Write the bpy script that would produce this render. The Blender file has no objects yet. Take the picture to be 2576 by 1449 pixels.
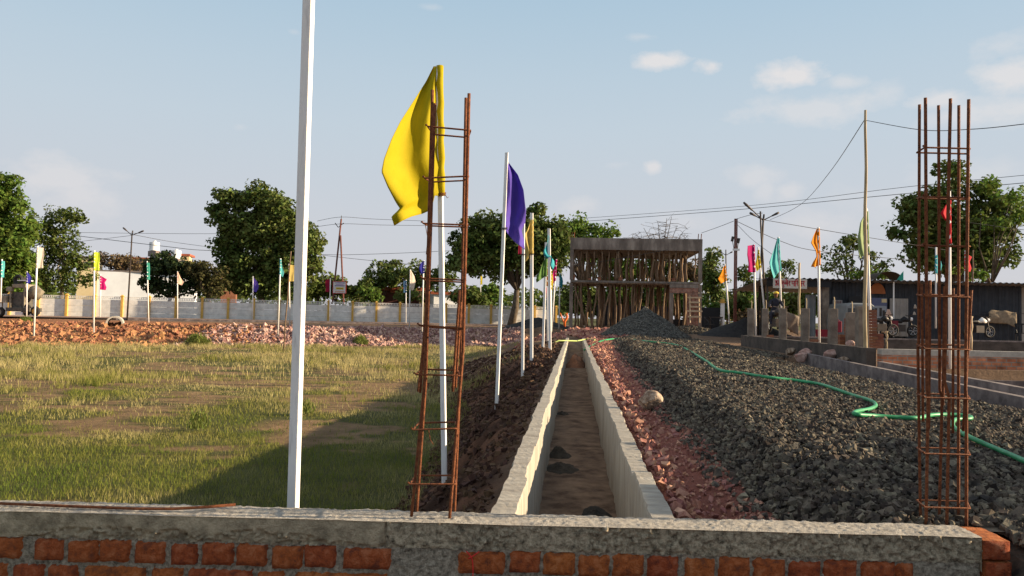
import bpy, math, random
import numpy as np
rad=math.radians
rnd=random.Random(7); rs=np.random.RandomState(11)
sc=bpy.context.scene
# ---------------------------------------------------------------- camera
F=1910.; CX,CY=1288.,724.5; EYE=np.array([0,0,1.0])
YAW,PITCH,ROLL=rad(4.76),rad(2.16),rad(1.2)
Fw=np.array([-math.sin(YAW)*math.cos(PITCH),math.cos(YAW)*math.cos(PITCH),math.sin(PITCH)])
r0=np.cross(Fw,[0,0,1]); r0/=np.linalg.norm(r0); u0=np.cross(r0,Fw)
CU=u0*math.cos(ROLL)-r0*math.sin(ROLL); CR=r0*math.cos(ROLL)+u0*math.sin(ROLL)
def ray(px,py): return CR*((px-CX)/F)-CU*((py-CY)/F)+Fw
def Q(px,py,d): return EYE+ray(px,py)*d                     # point at camera depth d
def onz(px,py,z):
    r=ray(px,py); return EYE+r*((z-1.0)/r[2])
from mathutils import Matrix, Vector
cam=bpy.data.objects.new('camera',bpy.data.cameras.new('camera')); sc.collection.objects.link(cam)
m=Matrix(((CR[0],CU[0],-Fw[0],0),(CR[1],CU[1],-Fw[1],0),(CR[2],CU[2],-Fw[2],1.0),(0,0,0,1)))
cam.matrix_world=m; cam.data.sensor_width=36; cam.data.lens=36*F/2576; cam.data.clip_end=5000; cam.data.clip_start=.05
sc.camera=cam
# ---------------------------------------------------------------- world, sun, exposure
SAZ,SEL=rad(5.5),rad(15)
SUN=Vector((math.cos(SEL)*math.cos(SAZ),math.cos(SEL)*math.sin(SAZ),math.sin(SEL)))
w=bpy.data.worlds.new('World'); sc.world=w; w.use_nodes=True
nt=w.node_tree; N=nt.nodes; L=nt.links; N.clear()
out=N.new('ShaderNodeOutputWorld'); bg=N.new('ShaderNodeBackground'); L.new(bg.outputs[0],out.inputs[0])
sky=N.new('ShaderNodeTexSky'); sky.sky_type='NISHITA'; sky.sun_disc=False
sky.sun_elevation=rad(15); sky.sun_rotation=rad(90)-SAZ; sky.air_density=1.0; sky.dust_density=.9; sky.ozone_density=1.3
bg.inputs[1].default_value=.08
tc=N.new('ShaderNodeTexCoord')
def wm(op,a,b=None,c=None):
    n=N.new('ShaderNodeMath'); n.operation=op
    for i,v in enumerate((a,b,c)):
        if v is None: continue
        if isinstance(v,(int,float)): n.inputs[i].default_value=v
        else: L.new(v,n.inputs[i])
    return n.outputs[0]
def wdot(v,c):
    n=N.new('ShaderNodeVectorMath'); n.operation='DOT_PRODUCT'; L.new(v,n.inputs[0]); n.inputs[1].default_value=c; return n.outputs['Value']
nz=N.new('ShaderNodeTexNoise'); nz.inputs['Scale'].default_value=22; nz.inputs['Detail'].default_value=7; nz.inputs['Roughness'].default_value=.6
mp=N.new('ShaderNodeMapping'); mp.inputs['Scale'].default_value=(1,1,1.7); L.new(tc.outputs['Generated'],mp.inputs[0]); L.new(mp.outputs[0],nz.inputs['Vector'])
nzc=wm('SUBTRACT',nz.outputs[0],.5)
# each cloud: pixel centre, half width, half height, strength
CL=[(1660,152,60,20,.9),(1790,165,38,18,.95),(1615,92,40,9,.3),(1995,188,70,28,.9),(2130,206,48,16,.5),(2060,272,150,34,.5),(2240,230,40,30,.35),(2360,250,60,22,.7),
    (2500,280,110,34,.55),(2560,190,70,40,.75),(2520,115,60,25,.4),(1643,420,20,15,.65),(1905,440,55,28,.4),(1925,480,25,30,.35),(1985,485,35,20,.4),(2060,560,90,40,.3),
    (150,450,95,45,.45),(195,490,70,50,.42),(270,500,35,35,.3),(92,428,16,9,.35),(1452,522,50,22,.35),(1085,18,26,8,.25),(740,80,14,7,.2),(605,320,16,10,.18),(1550,415,30,12,.2),(2230,510,120,40,.2),(2450,440,140,30,.25),(1720,560,80,25,.2)]
tot=None
for px,py,a,b,s in CL:
    c=ray(px,py); c=c/np.linalg.norm(c); s*=.75; a*=.85; b*=.85
    e=np.cross(c,[0,0,1]); e/=np.linalg.norm(e); t=np.cross(e,c)
    dx=wm('MULTIPLY',wdot(tc.outputs['Generated'],tuple(e)),F/a*.8); dy=wm('MULTIPLY',wdot(tc.outputs['Generated'],tuple(t)),F/b*.8)
    front=wm('GREATER_THAN',wdot(tc.outputs['Generated'],tuple(c)),0.0)
    d2=wm('ADD',wm('MULTIPLY',dx,dx),wm('MULTIPLY',dy,dy))
    v=wm('SUBTRACT',1.15,wm('SQRT',d2)); v=wm('ADD',v,wm('MULTIPLY',nzc,2.6))
    n=N.new('ShaderNodeClamp'); L.new(wm('MULTIPLY',v,1.1),n.inputs[0])
    v=wm('MULTIPLY',wm('MULTIPLY',n.outputs[0],s),front)
    tot=v if tot is None else wm('MAXIMUM',tot,v)
# slight whitening of the lower sky: haze veil in the real sky
sep=N.new('ShaderNodeSeparateXYZ'); L.new(tc.outputs['Generated'],sep.inputs[0])
veil=N.new('ShaderNodeMapRange'); L.new(sep.outputs[2],veil.inputs[0]); veil.inputs[1].default_value=.3; veil.inputs[2].default_value=.7; veil.inputs[3].default_value=.97; veil.inputs[4].default_value=.7
mixv=N.new('ShaderNodeMixRGB'); L.new(veil.outputs[0],mixv.inputs[0]); L.new(sky.outputs[0],mixv.inputs[1])
vr=N.new('ShaderNodeValToRGB'); L.new(sep.outputs[2],vr.inputs[0])
for p,c in ((0,(3.6,3.5,3.7)),(.12,(3.4,3.55,3.85)),(.24,(3.1,3.6,4.05)),(.39,(2.5,3.35,4.05)),(.72,(3.6,3.75,4.0))):
    e=vr.color_ramp.elements
    if p==0: e[1].position=1; k=e[0]; e[1].color=(3.5,3.6,3.8,1)
    else: k=e.new(p)
    k.position=p; k.color=(c[0],c[1],c[2],1)
L.new(vr.outputs[0],mixv.inputs[2])
mixc=N.new('ShaderNodeMixRGB'); L.new(tot,mixc.inputs[0]); L.new(mixv.outputs[0],mixc.inputs[1]); mixc.inputs[2].default_value=(5.0,4.6,4.4,1)
L.new(mixc.outputs[0],bg.inputs[0])
sl=bpy.data.lights.new('sun','SUN'); sl.energy=5.0; sl.angle=rad(.6); sl.color=(1.0,.78,.52)
so=bpy.data.objects.new('sun',sl); sc.collection.objects.link(so); so.rotation_euler=SUN.to_track_quat('Z','Y').to_euler()
vs=sc.view_settings; vs.view_transform='Standard'; vs.look='None'; vs.exposure=1.15; vs.gamma=1; vs.use_curve_mapping=False
sc.cycles.max_bounces=6; sc.cycles.diffuse_bounces=3; sc.cycles.transparent_max_bounces=6
# ---------------------------------------------------------------- helpers
def tag(o,label,cat=None,group=None,kind=None):
    if label: o['label']=label
    if cat: o['category']=cat
    if group: o['group']=group
    if kind: o['kind']=kind
    return o
def empty(name,loc,label,cat,group=None,rz=0):
    o=bpy.data.objects.new(name,None); sc.collection.objects.link(o); o.location=tuple(loc); o.rotation_euler=(0,0,rz); o.empty_display_size=.1
    return tag(o,label,cat,group)
def copy_tree(o,parent=None):
    c=o.copy(); sc.collection.objects.link(c)
    if parent is not None: c.parent=parent
    for ch in list(o.children): copy_tree(ch,c)
    return c
MATS={}
def mat(name,c1,c2=None,rough=.85,scale=8,bump=0,bscale=None,c3=None,metal=0,detail=6,spec=.3,island=0,trans=0,stretch=None,contrast=(.35,.65)):
    m=bpy.data.materials.new(name); m.use_nodes=True; nt=m.node_tree; n=nt.nodes; l=nt.links
    b=n['Principled BSDF']; b.inputs['Roughness'].default_value=rough; b.inputs['Metallic'].default_value=metal; b.inputs['Specular IOR Level'].default_value=spec
    tc=n.new('ShaderNodeTexCoord'); vec=tc.outputs['Object']
    if stretch:
        mp=n.new('ShaderNodeMapping'); mp.inputs['Scale'].default_value=stretch; l.new(vec,mp.inputs[0]); vec=mp.outputs[0]
    col=None
    if c2 is not None:
        t=n.new('ShaderNodeTexNoise'); t.inputs['Scale'].default_value=scale; t.inputs['Detail'].default_value=detail; t.inputs['Roughness'].default_value=.65; l.new(vec,t.inputs['Vector'])
        r=n.new('ShaderNodeValToRGB'); l.new(t.outputs[0],r.inputs[0]); e=r.color_ramp.elements
        e[0].position=contrast[0]; e[1].position=contrast[1]; e[0].color=(*c1,1); e[1].color=(*c2,1)
        if c3: k=e.new((contrast[0]+contrast[1])/2); k.color=(*c3,1)
        col=r.outputs[0]
    if island:
        g=n.new('ShaderNodeNewGeometry'); hs=n.new('ShaderNodeHueSaturation')
        mr=n.new('ShaderNodeMapRange'); l.new(g.outputs['Random Per Island'],mr.inputs[0]); mr.inputs[3].default_value=1-island; mr.inputs[4].default_value=1+island
        l.new(mr.outputs[0],hs.inputs['Value'])
        mh=n.new('ShaderNodeMapRange'); l.new(g.outputs['Random Per Island'],mh.inputs[0]); mh.inputs[3].default_value=.5-.03*min(1,island*2); mh.inputs[4].default_value=.5+.03*min(1,island*2); l.new(mh.outputs[0],hs.inputs['Hue'])
        if col: l.new(col,hs.inputs['Color'])
        else: hs.inputs['Color'].default_value=(*c1,1)
        col=hs.outputs[0]
    if col: l.new(col,b.inputs['Base Color'])
    else: b.inputs['Base Color'].default_value=(*c1,1)
    if bump:
        t2=n.new('ShaderNodeTexNoise'); t2.inputs['Scale'].default_value=bscale or scale*4; t2.inputs['Detail'].default_value=6; t2.inputs['Roughness'].default_value=.7; l.new(vec,t2.inputs['Vector'])
        bp=n.new('ShaderNodeBump'); bp.inputs['Strength'].default_value=bump; bp.inputs['Distance'].default_value=.02; l.new(t2.outputs[0],bp.inputs['Height']); l.new(bp.outputs[0],b.inputs['Normal'])
    if trans:
        tr=n.new('ShaderNodeBsdfTranslucent'); mx=n.new('ShaderNodeMixShader'); mx.inputs[0].default_value=trans
        if col: l.new(col,tr.inputs[0])
        else: tr.inputs[0].default_value=(*c1,1)
        l.new(b.outputs[0],mx.inputs[1]); l.new(tr.outputs[0],mx.inputs[2]); l.new(mx.outputs[0],n['Material Output'].inputs[0])
    MATS[name]=m; return m
def npmesh(name,V,Fs,material,parent=None,smooth=False,loc=None):
    """V (n,3); Fs list of int arrays (each (k,m)) -> one mesh object"""
    V=np.asarray(V,dtype=np.float32); me=bpy.data.meshes.new(name)
    Fs=[np.asarray(f,dtype=np.int32) for f in Fs if len(f)]
    nf=sum(len(f) for f in Fs); ls=np.concatenate([f.ravel() for f in Fs]); tot=np.concatenate([np.full(len(f),f.shape[1],np.int32) for f in Fs])
    st=np.concatenate([[0],np.cumsum(tot)[:-1]]).astype(np.int32)
    me.vertices.add(len(V)); me.vertices.foreach_set('co',V.ravel())
    me.loops.add(len(ls)); me.loops.foreach_set('vertex_index',ls)
    me.polygons.add(nf); me.polygons.foreach_set('loop_start',st); me.polygons.foreach_set('loop_total',tot)
    me.polygons.foreach_set('use_smooth',np.full(nf,bool(smooth)))
    me.update(calc_edges=True); me.validate()
    mats=material if isinstance(material,(list,tuple)) else [material]
    for m_ in mats: me.materials.append(m_)
    o=bpy.data.objects.new(name,me); sc.collection.objects.link(o)
    if parent is not None: o.parent=parent
    if loc is not None: o.location=tuple(loc)
    return o
class MB:
    def __init__(s): s.v=[]; s.f4=[]; s.f3=[]; s.n=0
    def add(s,V,f4=(),f3=()):
        V=np.asarray(V,float).reshape(-1,3); s.v.append(V)
        for f in f4: s.f4.append([i+s.n for i in f])
        for f in f3: s.f3.append([i+s.n for i in f])
        s.n+=len(V); return s
    def box(s,c,size,rz=0,rx=0,ry=0,jit=0,taper=1):
        x,y,z=[q/2 for q in size]
        P=np.array([[-x,-y,-z],[x,-y,-z],[x,y,-z],[-x,y,-z],[-x*taper,-y*taper,z],[x*taper,-y*taper,z],[x*taper,y*taper,z],[-x*taper,y*taper,z]])
        if jit: P=P+rs.uniform(-jit,jit,P.shape)
        if rx: ca,sa=math.cos(rx),math.sin(rx); P=P@np.array([[1,0,0],[0,ca,sa],[0,-sa,ca]])
        if ry: ca,sa=math.cos(ry),math.sin(ry); P=P@np.array([[ca,0,-sa],[0,1,0],[sa,0,ca]])
        if rz: ca,sa=math.cos(rz),math.sin(rz); P=P@np.array([[ca,sa,0],[-sa,ca,0],[0,0,1]])
        return s.add(P+np.array(c),[(0,3,2,1),(4,5,6,7),(0,1,5,4),(1,2,6,5),(2,3,7,6),(3,0,4,7)])
    def tube(s,pts,r,n=8,cap=True):
        pts=[np.array(p,float) for p in pts]; k=len(pts)
        rr=[r]*k if isinstance(r,(int,float)) else list(r)
        up=None; V=[]
        for i,p in enumerate(pts):
            t=pts[min(i+1,k-1)]-pts[max(i-1,0)]; t=t/(np.linalg.norm(t)+1e-9)
            if up is None:
                a=np.array([0,0,1.]) if abs(t[2])<.9 else np.array([1.,0,0]); e=np.cross(t,a)
            else: e=up-t*np.dot(up,t)
            e/=np.linalg.norm(e)+1e-9; up=e; g=np.cross(t,e)
            for j in range(n):
                a=2*math.pi*j/n; V.append(p+(e*math.cos(a)+g*math.sin(a))*rr[i])
        f=[]
        for i in range(k-1):
            for j in range(n): f.append((i*n+j,i*n+(j+1)%n,(i+1)*n+(j+1)%n,(i+1)*n+j))
        f3=[]
        if cap:
            c0=len(V); V.append(pts[0]); V.append(pts[-1])
            for j in range(n): f3.append((c0,(j+1)%n,j)); f3.append((c0+1,(k-1)*n+j,(k-1)*n+(j+1)%n))
        return s.add(V,f,f3)
    def cyl(s,c,r,h,n=16,axis='z',r2=None):
        c=np.array(c,float); a={'x':[1,0,0],'y':[0,1,0],'z':[0,0,1]}[axis] if isinstance(axis,str) else axis
        a=np.array(a,float); return s.tube([c-a*h/2,c+a*h/2],[r,r2 if r2 is not None else r],n)
    def wheel(s,c,R,r,axis,n=20,k=8):
        a=np.array(axis,float); a/=np.linalg.norm(a); e=np.cross(a,[0,0,1]); e/=np.linalg.norm(e); g=np.cross(a,e); V=[];f=[]
        for i in range(n):
            t=2*math.pi*i/n; d=e*math.cos(t)+g*math.sin(t)
            for j in range(k):
                u=2*math.pi*j/k; V.append(np.array(c)+d*(R-r+r*math.cos(u))+a*r*math.sin(u))
        for i in range(n):
            for j in range(k): f.append((i*k+j,i*k+(j+1)%k,((i+1)%n)*k+(j+1)%k,((i+1)%n)*k+j))
        return s.add(V,f)
    def grid(s,P):
        """P (a,b,3)"""
        P=np.asarray(P); a,b=P.shape[:2]
        return s.add(P.reshape(-1,3),[(i*b+j,i*b+j+1,(i+1)*b+j+1,(i+1)*b+j) for i in range(a-1) for j in range(b-1)])
    def build(s,name,m,parent=None,smooth=False,loc=None,bevel=0):
        V=np.concatenate(s.v) if s.v else np.zeros((0,3))
        if loc is not None: V=V-np.array(loc)
        o=npmesh(name,V,[np.array(s.f4).reshape(-1,4),np.array(s.f3).reshape(-1,3)],m,parent,smooth,loc)
        if bevel:
            b=o.modifiers.new('bevel','BEVEL'); b.width=bevel; b.segments=2; b.limit_method='ANGLE'
        return o
def rel(parent,P): return np.asarray(P,float)-np.array(parent.location)
# value noise (numpy) -------------------------------------------------
_T=rs.rand(64,64,64).astype(np.float32)
def vn(x,y,z=0,s=1.,o=4):
    x=np.asarray(x,float)*s; y=np.asarray(y,float)*s; z=np.asarray(z,float)*s+0*x; r=0; a=1; t=0
    for k in range(o):
        xi=np.floor(x).astype(int); yi=np.floor(y).astype(int); zi=np.floor(z).astype(int)
        fx=x-xi; fy=y-yi; fz=z-zi; fx=fx*fx*(3-2*fx); fy=fy*fy*(3-2*fy); fz=fz*fz*(3-2*fz)
        g=lambda i,j,l:_T[(xi+i)%64,(yi+j)%64,(zi+l)%64]
        c=((g(0,0,0)*(1-fx)+g(1,0,0)*fx)*(1-fy)+(g(0,1,0)*(1-fx)+g(1,1,0)*fx)*fy)*(1-fz)+((g(0,0,1)*(1-fx)+g(1,0,1)*fx)*(1-fy)+(g(0,1,1)*(1-fx)+g(1,1,1)*fx)*fy)*fz
        r=r+a*c; t+=a; a*=.5; x=x*2.03+7.1; y=y*2.03+3.7; z=z*2.03+1.3
    return r/t-.5
def ss(t): t=np.clip(t,0,1); return t*t*(3-2*t)
# stones ---------------------------------------------------------------
def stone_templates(k,jit=.22,sub=False):
    T=[]
    base=np.array([[-1,-1,-1],[1,-1,-1],[1,1,-1],[-1,1,-1],[-1,-1,1],[1,-1,1],[1,1,1],[-1,1,1]],float)*.5
    for i in range(k): T.append(base*rs.uniform(.6,1.1,(8,1))+rs.uniform(-jit,jit,(8,3)))
    return np.array(T)
QF=np.array([(0,3,2,1),(4,5,6,7),(0,1,5,4),(1,2,6,5),(2,3,7,6),(3,0,4,7)])
TF=np.concatenate([QF[:,[0,1,2]],QF[:,[0,2,3]]])
def rotmats(n,tilt=math.pi):
    a=rs.uniform(0,2*math.pi,n); b=rs.uniform(-tilt,tilt,n); c=rs.uniform(-tilt,tilt,n)
    z=np.zeros(n); o=np.ones(n)
    Rz=np.stack([np.cos(a),-np.sin(a),z,np.sin(a),np.cos(a),z,z,z,o],1).reshape(n,3,3)
    Rx=np.stack([o,z,z,z,np.cos(b),-np.sin(b),z,np.sin(b),np.cos(b)],1).reshape(n,3,3)
    Ry=np.stack([np.cos(c),z,np.sin(c),z,o,z,-np.sin(c),z,np.cos(c)],1).reshape(n,3,3)
    return Rx@Ry@Rz
def stones(P,size,tilt=math.pi,aspect=(1,.8,.6),jit=.22):
    """P (n,3), size (n,) -> verts, tris"""
    n=len(P); T=stone_templates(24,jit); V=T[rs.randint(0,24,n)]*np.array(aspect)*rs.uniform(.75,1.25,(n,1,3))
    V=np.einsum('nij,nkj->nki',rotmats(n,tilt),V)*np.asarray(size).reshape(-1,1,1)+P[:,None,:]
    Fi=(TF[None]+8*np.arange(n)[:,None,None]).reshape(-1,3)
    return V.reshape(-1,3),Fi
# ---------------------------------------------------------------- materials
M_conc=mat('concrete',(.34,.32,.28),(.46,.43,.38),.9,9,.5,60)
M_conc_d=mat('rough_concrete',(.20,.165,.11),(.58,.49,.34),.95,14,1.0,70,contrast=(.3,.62))
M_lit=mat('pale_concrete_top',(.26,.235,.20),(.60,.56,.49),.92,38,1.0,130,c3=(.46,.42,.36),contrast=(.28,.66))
M_brick=mat('brick',(.22,.065,.03),(.58,.205,.085),.94,30,1.0,120,c3=(.46,.115,.03),island=.13)
M_brickfar=mat('brick_far',(.16,.06,.035),(.28,.12,.07),.92,3,0,island=.2)
M_mortar=mat('mortar',(.10,.088,.066),(.52,.46,.36),.95,60,1.0,110,contrast=(.3,.6))
M_rust=mat('rusty_steel',(.095,.028,.013),(.32,.115,.045),.75,60,.6,300,metal=.2,contrast=(.3,.7))
M_white=mat('white_paint',(.50,.46,.44),(.82,.80,.78),.6,26,.3,60,stretch=(1,1,.12),contrast=(.24,.46))
M_wood=mat('raw_wood',(.09,.055,.035),(.24,.16,.10),.9,6,.5,20,stretch=(3,3,.5),island=.25)
M_woodl=mat('pale_wood',(.42,.31,.20),(.56,.43,.29),.85,6,.3,20)
M_bamboo=mat('bamboo',(.30,.22,.12),(.52,.42,.27),.7,5,.2,30,stretch=(2,2,.3))
M_galv=mat('dark_metal',(.04,.035,.032),(.09,.07,.06),.6,5,0,metal=.3)
M_redpole=mat('red_oxide_paint',(.13,.045,.035),(.20,.08,.06),.6,4,0)
M_green_hose=mat('green_hose',(.015,.20,.07),(.05,.34,.15),.45,3,0,spec=.35)
M_wall=mat('whitewashed_panel',(.58,.57,.54),(.80,.78,.73),.95,2.2,.3,12)
M_yellowp=mat('ochre_paint',(.52,.30,.06),(.66,.42,.11),.85,4,0)
M_leafA=mat('leaves_deep',(.045,.08,.014),(.17,.20,.05),.65,.6,0,island=.45,trans=.25,spec=.2)
M_leafB=mat('leaves_olive',(.055,.085,.018),(.12,.15,.035),.7,.6,0,island=.4,trans=.3,spec=.15)
M_leafC=mat('leaves_bright',(.07,.13,.02),(.15,.21,.04),.7,.6,0,island=.4,trans=.35,spec=.15)
M_leafD=mat('leaves_dry',(.09,.06,.035),(.15,.11,.06),.8,.6,0,island=.4,trans=.2,spec=.1)
M_leafF=mat('leaves_brown_green',(.045,.045,.018),(.085,.08,.03),.8,.6,0,island=.4,trans=.2,spec=.1)
M_leafE=mat('leaves_dark',(.016,.032,.010),(.045,.068,.02),.65,.6,0,island=.4,trans=.2,spec=.2)
M_bark=mat('bark',(.06,.045,.03),(.14,.11,.08),.95,4,.4,12)
M_barkl=mat('pale_bark',(.22,.17,.11),(.36,.29,.2),.95,4,.4,12)
M_stoneP=mat('pink_stone',(.26,.12,.095),(.52,.36,.31),.9,5,.4,30,island=.4)
M_soilclod=mat('red_soil_clods',(.13,.055,.03),(.26,.12,.065),.98,5,.5,40,island=.3)
M_gravel=mat('gravel_stone',(.038,.035,.033),(.18,.148,.112),.93,9,.3,60,island=.6,spec=.12)
M_sheet=mat('dark_corrugated_sheet',(.028,.033,.042),(.045,.05,.06),.55,3,0,metal=.2)
M_black=mat('black_plastic',(.012,.012,.014),None,.5)
M_rubber=mat('black_rubber',(.02,.02,.02),(.035,.032,.03),.8,8)
M_glass=mat('dark_glass',(.02,.025,.03),None,.15,spec=.6)
M_cable=mat('cable',(.05,.05,.055),None,.7)
# ---------------------------------------------------------------- ground
A0=np.array([-31.,38.7]); Tn=np.array([.841,.540]); Nn=np.array([.540,-.841])
def ground(x,y):
    x=np.asarray(x,float); y=np.asarray(y,float)
    wr=np.interp(y,[8,11.5,17,21,30,45],[1.35,1.55,2.0,3.4,4.5,5.0])
    fr=ss(.5*((-.45-x)/wr)+.5*np.clip((-.45-x)/wr,0,1))
    fr=.5*fr+.5*np.clip((-.45-x)/wr,0,1)
    s=(x-A0[0])*Nn[0]+(y-A0[1])*Nn[1]
    wb=np.interp(x,[-30,-20],[8,2.6])
    ff=np.clip((s+wb)/wb,0,1)
    z=-1.15*fr*ff
    bank=4*fr*(1-fr)+4*ff*(1-ff)*fr
    z=z+np.clip(bank,0,1)*(vn(x,y,0,1.9,5)*.62+.10*vn(x,y,4,9,2))
    z=z+.05*vn(x,y,5,.5,3)+np.clip(fr*ff,0,1)*.10*vn(x,y,9,.25,3)
    z=z+.15*ss((y-55)/15)*(1-fr*ff)
    z=z+.25*ss((y-40)/8)*ss((x+1)/1)*ss((12-x)/3)*ss((75-y)/10)      # made-up ground round the frame building
    dxc=np.abs(x-.045); z=z-.07*ss((.85-dxc)/.3)*((y>3.2)&(y<41))
    pit=(x>6.98)&(y<18.3)&(y>4); z=np.where(pit,z-.75,z); z=np.where((x>6.42)&(x<=6.98)&(y<21.5)&(y>4),z-.6,z)
    z=np.where((x>5.2)&(y<22.5)&(x<=6.42),z-.26*ss((x-5.2)/.8),z)
    inside=(x>-.35)&(x<.45)&(y>3.3)&(y<40.5)
    z=np.where(inside,-.95,z)
    z=np.where(y<2.98,-.55,z)
    return z
xs=np.concatenate([-np.geomspace(60,1800,14)[::-1],np.arange(-58,-5,.7),np.arange(-5,-.5,.1),[-.44,-.40,-.36,-.33,-.1,.2,.43,.46,.49,.56,.7,.9],np.arange(1.1,5.1,.4),np.arange(5.1,7.2,.12),[6.41,6.43,6.97,6.99],np.arange(7.3,9,.35),np.arange(9,34,1.2),np.geomspace(34,1800,16)])
ys=np.concatenate([[-60,-20,-5,0,2.97,2.99,3.2,3.28,3.32],np.arange(3.4,15,.11),np.arange(15,30,.2),[18.29,18.31],np.arange(30,64,.35),[40.45,40.55],np.arange(64,95,2),np.geomspace(96,2500,16)])
xs=np.unique(np.round(xs,4)); ys=np.unique(np.round(ys,4))
X,Y=np.meshgrid(xs,ys,indexing='ij'); Z=ground(X,Y)
def gridmesh(name,X,Y,Z,m):
    a,b=X.shape; I=np.arange(a*b).reshape(a,b)
    Fq=np.stack([I[:-1,:-1],I[1:,:-1],I[1:,1:],I[:-1,1:]],-1).reshape(-1,4)
    return npmesh(name,np.stack([X,Y,Z],-1).reshape(-1,3),[Fq],m,None,True)
# ground colour by place: field soil, red bank soil, pink murram, site dust
Mg=bpy.data.materials.new('site_soil'); Mg.use_nodes=True; n=Mg.node_tree.nodes; l=Mg.node_tree.links
pb=n['Principled BSDF']; pb.inputs['Roughness'].default_value=.97; pb.inputs['Specular IOR Level'].default_value=.1
at=n.new('ShaderNodeAttribute'); at.attribute_name='soil'; tcg=n.new('ShaderNodeTexCoord')
t1=n.new('ShaderNodeTexNoise'); t1.inputs['Scale'].default_value=1.7; t1.inputs['Detail'].default_value=9; t1.inputs['Roughness'].default_value=.72; l.new(tcg.outputs['Object'],t1.inputs[0])
mr=n.new('ShaderNodeMapRange'); l.new(t1.outputs[0],mr.inputs[0]); mr.inputs[1].default_value=.3; mr.inputs[2].default_value=.7; mr.inputs[3].default_value=.6; mr.inputs[4].default_value=1.4
hs=n.new('ShaderNodeHueSaturation'); l.new(at.outputs['Color'],hs.inputs['Color']); l.new(mr.outputs[0],hs.inputs['Value']); l.new(hs.outputs[0],pb.inputs['Base Color'])
t2=n.new('ShaderNodeTexNoise'); t2.inputs['Scale'].default_value=9; t2.inputs['Detail'].default_value=8; t2.inputs['Roughness'].default_value=.75; l.new(tcg.outputs['Object'],t2.inputs[0])
bp=n.new('ShaderNodeBump'); bp.inputs['Strength'].default_value=.9; bp.inputs['Distance'].default_value=.09; l.new(t2.outputs[0],bp.inputs['Height']); l.new(bp.outputs[0],pb.inputs['Normal'])
g=gridmesh('ground',X,Y,Z,Mg); tag(g,'bare reddish site soil with the sunken grassy plot','ground',kind='structure')
wr_=np.interp(Y,[8,11.5,17,21,30,45],[1.35,1.55,2.0,3.4,4.5,5.0]); fr_=np.clip((-.45-X)/wr_,0,1); s_=(X-A0[0])*Nn[0]+(Y-A0[1])*Nn[1]; wb_=np.interp(X,[-30,-20],[8,2.6]); ff_=np.clip((s_+wb_)/wb_,0,1)
infield=ss((fr_*ff_-.88)/.12)[...,None]
C=np.zeros(X.shape+(3,))+np.array([.20,.13,.085])
pinkw=(ss((X-.3)/.2)*ss((2.6-X)/.5)*ss((55-Y)/8))[...,None]; C=C*(1-pinkw)+np.array([.30,.115,.085])*pinkw
nearbank=(ss((-.4-X)/.1)*ss((28-Y)/8))[...,None]; nbn=ss((vn(X,Y,6,3.5,4)+.1)/.25)[...,None]; C=C*(1-nearbank)+(np.array([.06,.032,.022])*(1-nbn)+np.array([.17,.085,.052])*nbn)*nearbank
leftsoil=(ss((-20-X)/5)*ss((60-Y)/4))[...,None]; C=C*(1-leftsoil)+np.array([.29,.135,.07])*leftsoil
BN=vn(X,Y,3,.45,3)+.5*vn(X,Y,8,2.5,2)+.3*ss((12.5-Y)/3); gw=ss((BN+.08)/.10)[...,None]; C=C*(1-infield)+(np.array([.22,.145,.08])*(1-gw)+np.array([.085,.088,.032])*gw)*infield
far=(ss((Y-75)/20))[...,None]; C=C*(1-far)+np.array([.10,.10,.045])*far
ca=g.data.color_attributes.new('soil','FLOAT_COLOR','POINT'); ca.data.foreach_set('color',np.concatenate([C,np.ones(X.shape+(1,))],-1).astype(np.float32).ravel())
# ---------------------------------------------------------------- grass
def infld(x,y):
    wr=np.interp(y,[8,11.5,17,21,30,45],[1.35,1.55,2.0,3.4,4.5,5.0]); s=(x-A0[0])*Nn[0]+(y-A0[1])*Nn[1]; wb=np.interp(x,[-30,-20],[8,2.6])
    return np.clip((-.45-x)/wr,0,1)*np.clip((s+wb)/wb,0,1)
def blades(name,P,h,wd,m,label,cat):
    n=len(P); a=rs.uniform(0,2*math.pi,n); dx=np.stack([np.cos(a),np.sin(a),0*a],1)*wd[:,None]*.5
    b=rs.uniform(0,2*math.pi,n); lean=np.stack([np.cos(b),np.sin(b),0*b],1)*(h*rs.uniform(.1,.6,n))[:,None]
    up=np.array([0,0,1.])*h[:,None]
    V=np.stack([P-dx,P+dx,P+dx*.7+up*.55+lean*.35,P-dx*.7+up*.55+lean*.35,P+up+lean],1).reshape(-1,3)
    i=5*np.arange(n)[:,None]; F4=i+np.array([0,1,2,3]); F3=i+np.array([3,2,4])
    o=npmesh(name,V,[F4,F3],m); tag(o,label,cat,kind='stuff'); return o
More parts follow.
